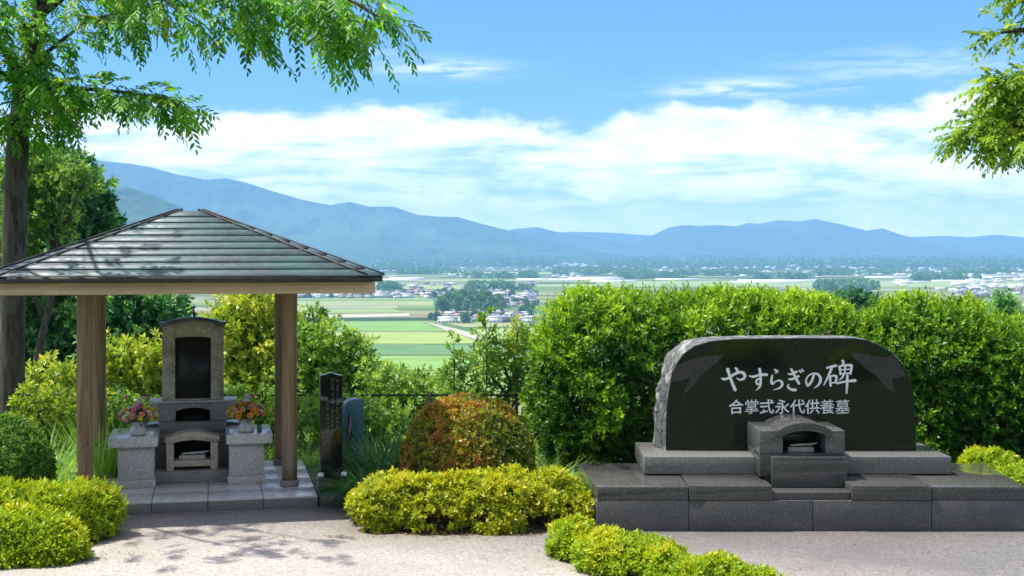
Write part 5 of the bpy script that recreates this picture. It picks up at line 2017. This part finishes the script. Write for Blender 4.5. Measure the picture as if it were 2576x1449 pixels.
def house_mesh(w_, d_, h_, rh, wi, ri, hip):
    b = MB()
    b.box(-w_ / 2, w_ / 2, -d_ / 2, d_ / 2, -1.0, h_)
    b.mi = 1
    e = 0.7
    x0, x1, y0, y1 = -w_ / 2 - e, w_ / 2 + e, -d_ / 2 - e, d_ / 2 + e
    rx = w_ / 2 + e if not hip else w_ / 2 - d_ * 0.35
    b.add([(x0, y0, h_ - 0.1), (x1, y0, h_ - 0.1), (x1, y1, h_ - 0.1), (x0, y1, h_ - 0.1), (-rx, 0, h_ + rh), (rx, 0, h_ + rh)],
          [(0, 1, 5, 4), (2, 3, 4, 5), (1, 2, 5), (3, 0, 4), (3, 2, 1, 0)])
    b.mi = 2
    k = max(2, int(w_ / 3.2))
    for i in range(k):
        cx = -w_ / 2 + w_ * (i + 0.5) / k
        for fz in ((1.0, 2.3), (3.7, 5.0)):
            if fz[1] < h_:
                b.box(cx - 0.8, cx + 0.8, -d_ / 2 - 0.05, -d_ / 2 + 0.1, *fz)
    me = np_mesh('house', np.array(b.v), [i for f in b.f for i in f], [len(f) for f in b.f], False, b.m)
    for m_ in (WALL[wi], ROOF[ri], WIN):
        me.materials.append(m_)
    return me


HV = [house_mesh(11, 8, 5.4, 2.2, 0, 0, True), house_mesh(13, 8, 5.6, 2.6, 1, 2, False), house_mesh(9, 7, 5.2, 2.0, 0, 1, False), house_mesh(15, 9, 4.2, 2.8, 2, 0, True),
      house_mesh(10, 8, 5.6, 2.1, 1, 3, True), house_mesh(18, 10, 4.8, 1.6, 0, 1, False), house_mesh(12, 9, 5.5, 2.4, 0, 2, True)]


def house_at(x, y, label, group, sc=1.0):
    pt = plain_pt(x, y)
    o = bpy.data.objects.new('house', random.choice(HV))
    COL.objects.link(o)
    o.location = pt
    o.rotation_euler = (0, 0, random.choice((0, 0, 0.12, -0.2, 1.45, 1.65, 0.3)))
    s = sc * random.uniform(0.85, 1.2)
    o.scale = (s, s, s)
    tag(o, label, 'house', group)


def scatter_houses(n, x0, x1, y0, y1, label, group, sc=1.0, mind=0.0):
    placed = []
    tries = 0
    while len(placed) < n and tries < 4000:
        tries += 1
        x, y = random.uniform(x0, x1), random.uniform(y0, y1)
        pt = plain_pt(x, y)
        if all(math.hypot(pt[0] - a, pt[1] - c) > mind for a, c in placed):
            placed.append((pt[0], pt[1]))
            house_at(x, y, label, group, sc)


scatter_houses(30, 1118, 1335, 793, 813, 'small house in the hamlet right below the round grove, above the bright rice fields', 'houses of the hamlet below the grove', 0.95, 13)
scatter_houses(62, 745, 1150, 741, 751, 'small pale house in the long village strip between the pavilion roof and the grove', 'houses of the village strip', 1.0, 16)
scatter_houses(58, 1185, 1345, 737, 774, 'small house in the dense village on the hedge side of the grove', 'houses of the village past the grove', 1.0, 15)
scatter_houses(16, 2380, 2620, 735, 752, 'small far house just over the hedge at the right picture edge', 'houses over the hedge', 1.2, 25)
scatter_houses(24, 950, 1340, 716, 734, 'lone small house among the pale fields above the villages', 'scattered field houses', 1.0, 60)

# one crown mesh, many far trees
cparts = []
for (c, r) in (((0, 0, 9), (6.5, 6.5, 6)), ((-4, 1, 6.5), (4.5, 4.5, 4)), ((4, -1, 7), (4.5, 4.5, 4.5)), ((0.5, -3, 5.5), (4.5, 4, 3.5)), ((1, 1, 13), (4, 4, 3.6)), ((-2, -1, 11.5), (4, 4, 3.6))):
    d = sphere_dirs(420, -0.7)
    lump = fbm(d * 2.3 + c[0], 3) - 0.5
    P = np.array(c) + d * np.array(r) * (1 + lump * 0.6 - np.abs(rng.normal(0, 0.12, len(d))))[:, None]
    A = unit(d + rng.normal(0, 0.6, d.shape) + np.array([0, 0, -0.1]))
    N_ = unit(d + np.array([0, 0, 0.8]) + rng.normal(0, 0.5, d.shape))
    cparts.append((P, A, N_, rng.uniform(1.4, 2.4, len(d)), rng.uniform(1.0, 1.7, len(d)), 0.45 + lump * 1.2 + rng.normal(0, 0.12, len(d))))
P, A, N_, L, Wd, ti = cat(cparts)
crown0 = leaves_mesh('crown', P, A, N_, L, Wd, ti, M['leaf_far'])
b = MB()
b.tube([(0, 0, -1), (0, 0, 4), (0.4, 0, 9)], [0.5, 0.4, 0.2], 6)
trunk0 = b.build('trunk', M['bark'])
FAR_USED = [False]


def far_tree(pt, s, label, group, sz=1.0):
    t = thing('tree', label, 'tree', tuple(pt), random.uniform(0, 6.28), group)
    t.scale = (s, s, s * sz)
    for o in (crown0, trunk0):
        if not FAR_USED[0]:
            c = o
        else:
            c = o.copy()
            COL.objects.link(c)
        c.parent = t
    FAR_USED[0] = True


gl = 'tall leafy tree of the round dark grove in the middle of the valley fields'
for (x, y, s) in ((1112, 788, 1.15), (1130, 782, 1.35), (1150, 786, 1.3), (1165, 780, 1.5), (1183, 788, 1.25), (1192, 780, 1.5), (1208, 786, 1.3), (1222, 782, 1.4), (1238, 789, 1.2), (1250, 784, 1.25), (1172, 775, 1.4), (1215, 774, 1.3), (1142, 776, 1.3), (1196, 794, 0.9), (1252, 794, 0.85)):
    far_tree(plain_pt(x, y), s, gl, 'trees of the valley grove')
for k in range(26):
    x, y = random.choice(((random.uniform(1050, 1335), random.uniform(795, 816)), (random.uniform(1200, 1340), random.uniform(735, 780)), (random.uniform(1290, 1350), random.uniform(760, 800))))
    far_tree(plain_pt(x, y), random.uniform(0.4, 0.75), 'small garden tree between the village houses of the valley', 'village garden trees')
for k in range(14):
    far_tree(plain_pt(random.uniform(760, 1150), random.uniform(738, 752)), random.uniform(0.4, 0.8), 'small tree in the long village strip behind the pavilion roof', 'village strip trees')

# trees on the bank behind the viewpoint: they stand in the mirror of the polished stone
for (x, y, sc_) in ((-7.5, -9, 0.55), (-1.5, -13, 0.6), (4.0, -8, 0.5), (9.5, -11, 0.6), (15.0, -9, 0.5)):
    far_tree((x, y, ground_z(y)), sc_, 'green tree on the bank behind the viewpoint, mirrored in the black memorial plate', 'trees mirrored in the memorial')

# glasshouses: long white roofs
mgl = plain_mat('greenhouse_film', (0.80, 0.81, 0.83), 0.4, var=0.05, scale=0.3)
for (x0, x1, y) in ((1380, 1560, 706), (1300, 1400, 705), (1430, 1570, 702), (1480, 1600, 710), (1840, 2020, 712), (1860, 2100, 708), (2250, 2330, 712), (2350, 2480, 709), (2100, 2200, 711), (940, 1050, 706), (980, 1065, 702.5), (1650, 1760, 705), (2180, 2300, 700), (2400, 2576, 698)):
    a, c = plain_pt(x0, y), plain_pt(x1, y)
    Lh = abs(c[0] - a[0])
    b = MB()
    for r_ in range(3):
        yo = r_ * 9.0
        prof = [(-4, 0), (-4, 2.2), (-3, 3.6), (-1.2, 4.4), (1.2, 4.4), (3, 3.6), (4, 2.2), (4, 0)]
        n = len(prof)
        vv = [(a[0], a[1] + yo + py, a[2] + pz - 0.3) for py, pz in prof] + [(c[0], a[1] + yo + py, a[2] + pz - 0.3) for py, pz in prof]
        b.add(vv, [tuple(range(n)), tuple(reversed(range(n, 2 * n)))] + [(i, n + i, n + (i + 1) % n, (i + 1) % n) for i in range(n)])
    tag(b.build('greenhouse', mgl), 'long white greenhouse row far out on the plain, a thin pale bar', 'greenhouse', 'greenhouses on the plain')

# far towns and woods, too many to count
b = MB()
for k in range(2600):
    band = random.random()
    if band < 0.35:
        x, y = random.uniform(880, 1500), random.uniform(647, 662)
    elif band < 0.7:
        x, y = random.uniform(1300, 2620), random.uniform(648, 672)
    elif band < 0.9:
        x, y = random.uniform(950, 2620), random.uniform(664, 700)
    else:
        x, y = random.uniform(2250, 2620), random.uniform(690, 735)
    if vnoise(np.array([[x / 90.0, y / 5.0, 3.0]]))[0] < 0.52:
        continue
    pt = plain_pt(x, y)
    s = random.uniform(3.5, 8) * (1.6 if random.random() < 0.12 else 1)
    hgt = random.uniform(4, 7)
    b.mi = random.choice((0, 0, 1, 2))
    b.box(pt[0] - s, pt[0] + s, pt[1] - 5, pt[1] + 5, pt[2] - 1, pt[2] + hgt)
b.build('distant_town', [WALL[0], ROOF[1], WALL[1]], kind='stuff')

wp = []
WOODS = [(1000, 1150, 683, 690), (940, 1010, 676, 680), (1160, 1330, 697, 701), (1395, 1640, 684, 691), (1330, 1345, 696, 700), (1500, 2000, 664, 672), (2000, 2576, 662, 672), (950, 1400, 664, 670), (1700, 1900, 690, 694),
         (2050, 2300, 688, 694), (2400, 2576, 686, 690), (960, 1000, 730, 734), (1180, 1330, 728, 734), (1560, 1720, 698, 702), (2060, 2200, 722, 730), (1900, 2050, 700, 703), (2300, 2460, 700, 706), (1340, 1700, 656, 659), (1700, 2576, 654, 658), (900, 1340, 657, 660),
         (2080, 2180, 730, 736)]
for (x0, x1, y0, y1) in WOODS:
    m_ = int((x1 - x0) * (y1 - y0) * 0.55) + 60
    for k in range(m_):
        x, y = random.uniform(x0, x1), random.uniform(y0, y1)
        if vnoise(np.array([[x / 40.0, y / 3.0, 8.0]]))[0] < 0.36:
            continue
        wp.append(plain_pt(x, y))
wp = np.array(wp)
parts = []
nq = 16
d = sphere_dirs(len(wp) * nq, -0.2)
ctr = np.repeat(wp, nq, 0)
szs = np.repeat(rng.uniform(5, 10, len(wp)) * np.clip(wp[:, 1] / 5000, 0.8, 1.6), nq)
P = ctr + d * szs[:, None] * np.array([1.1, 1.1, 1.0]) + np.array([0, 0, 1.0]) * (szs * 0.7)[:, None]
A = unit(d + rng.normal(0, 0.5, d.shape))
N_ = unit(d + np.array([0, 0, 0.6]))
leaves_mesh('far_woods', P, A, N_, szs * 0.9, szs * 0.8, 0.35 + rng.normal(0, 0.2, len(d)), M['leaf_far'], None, kind='stuff')
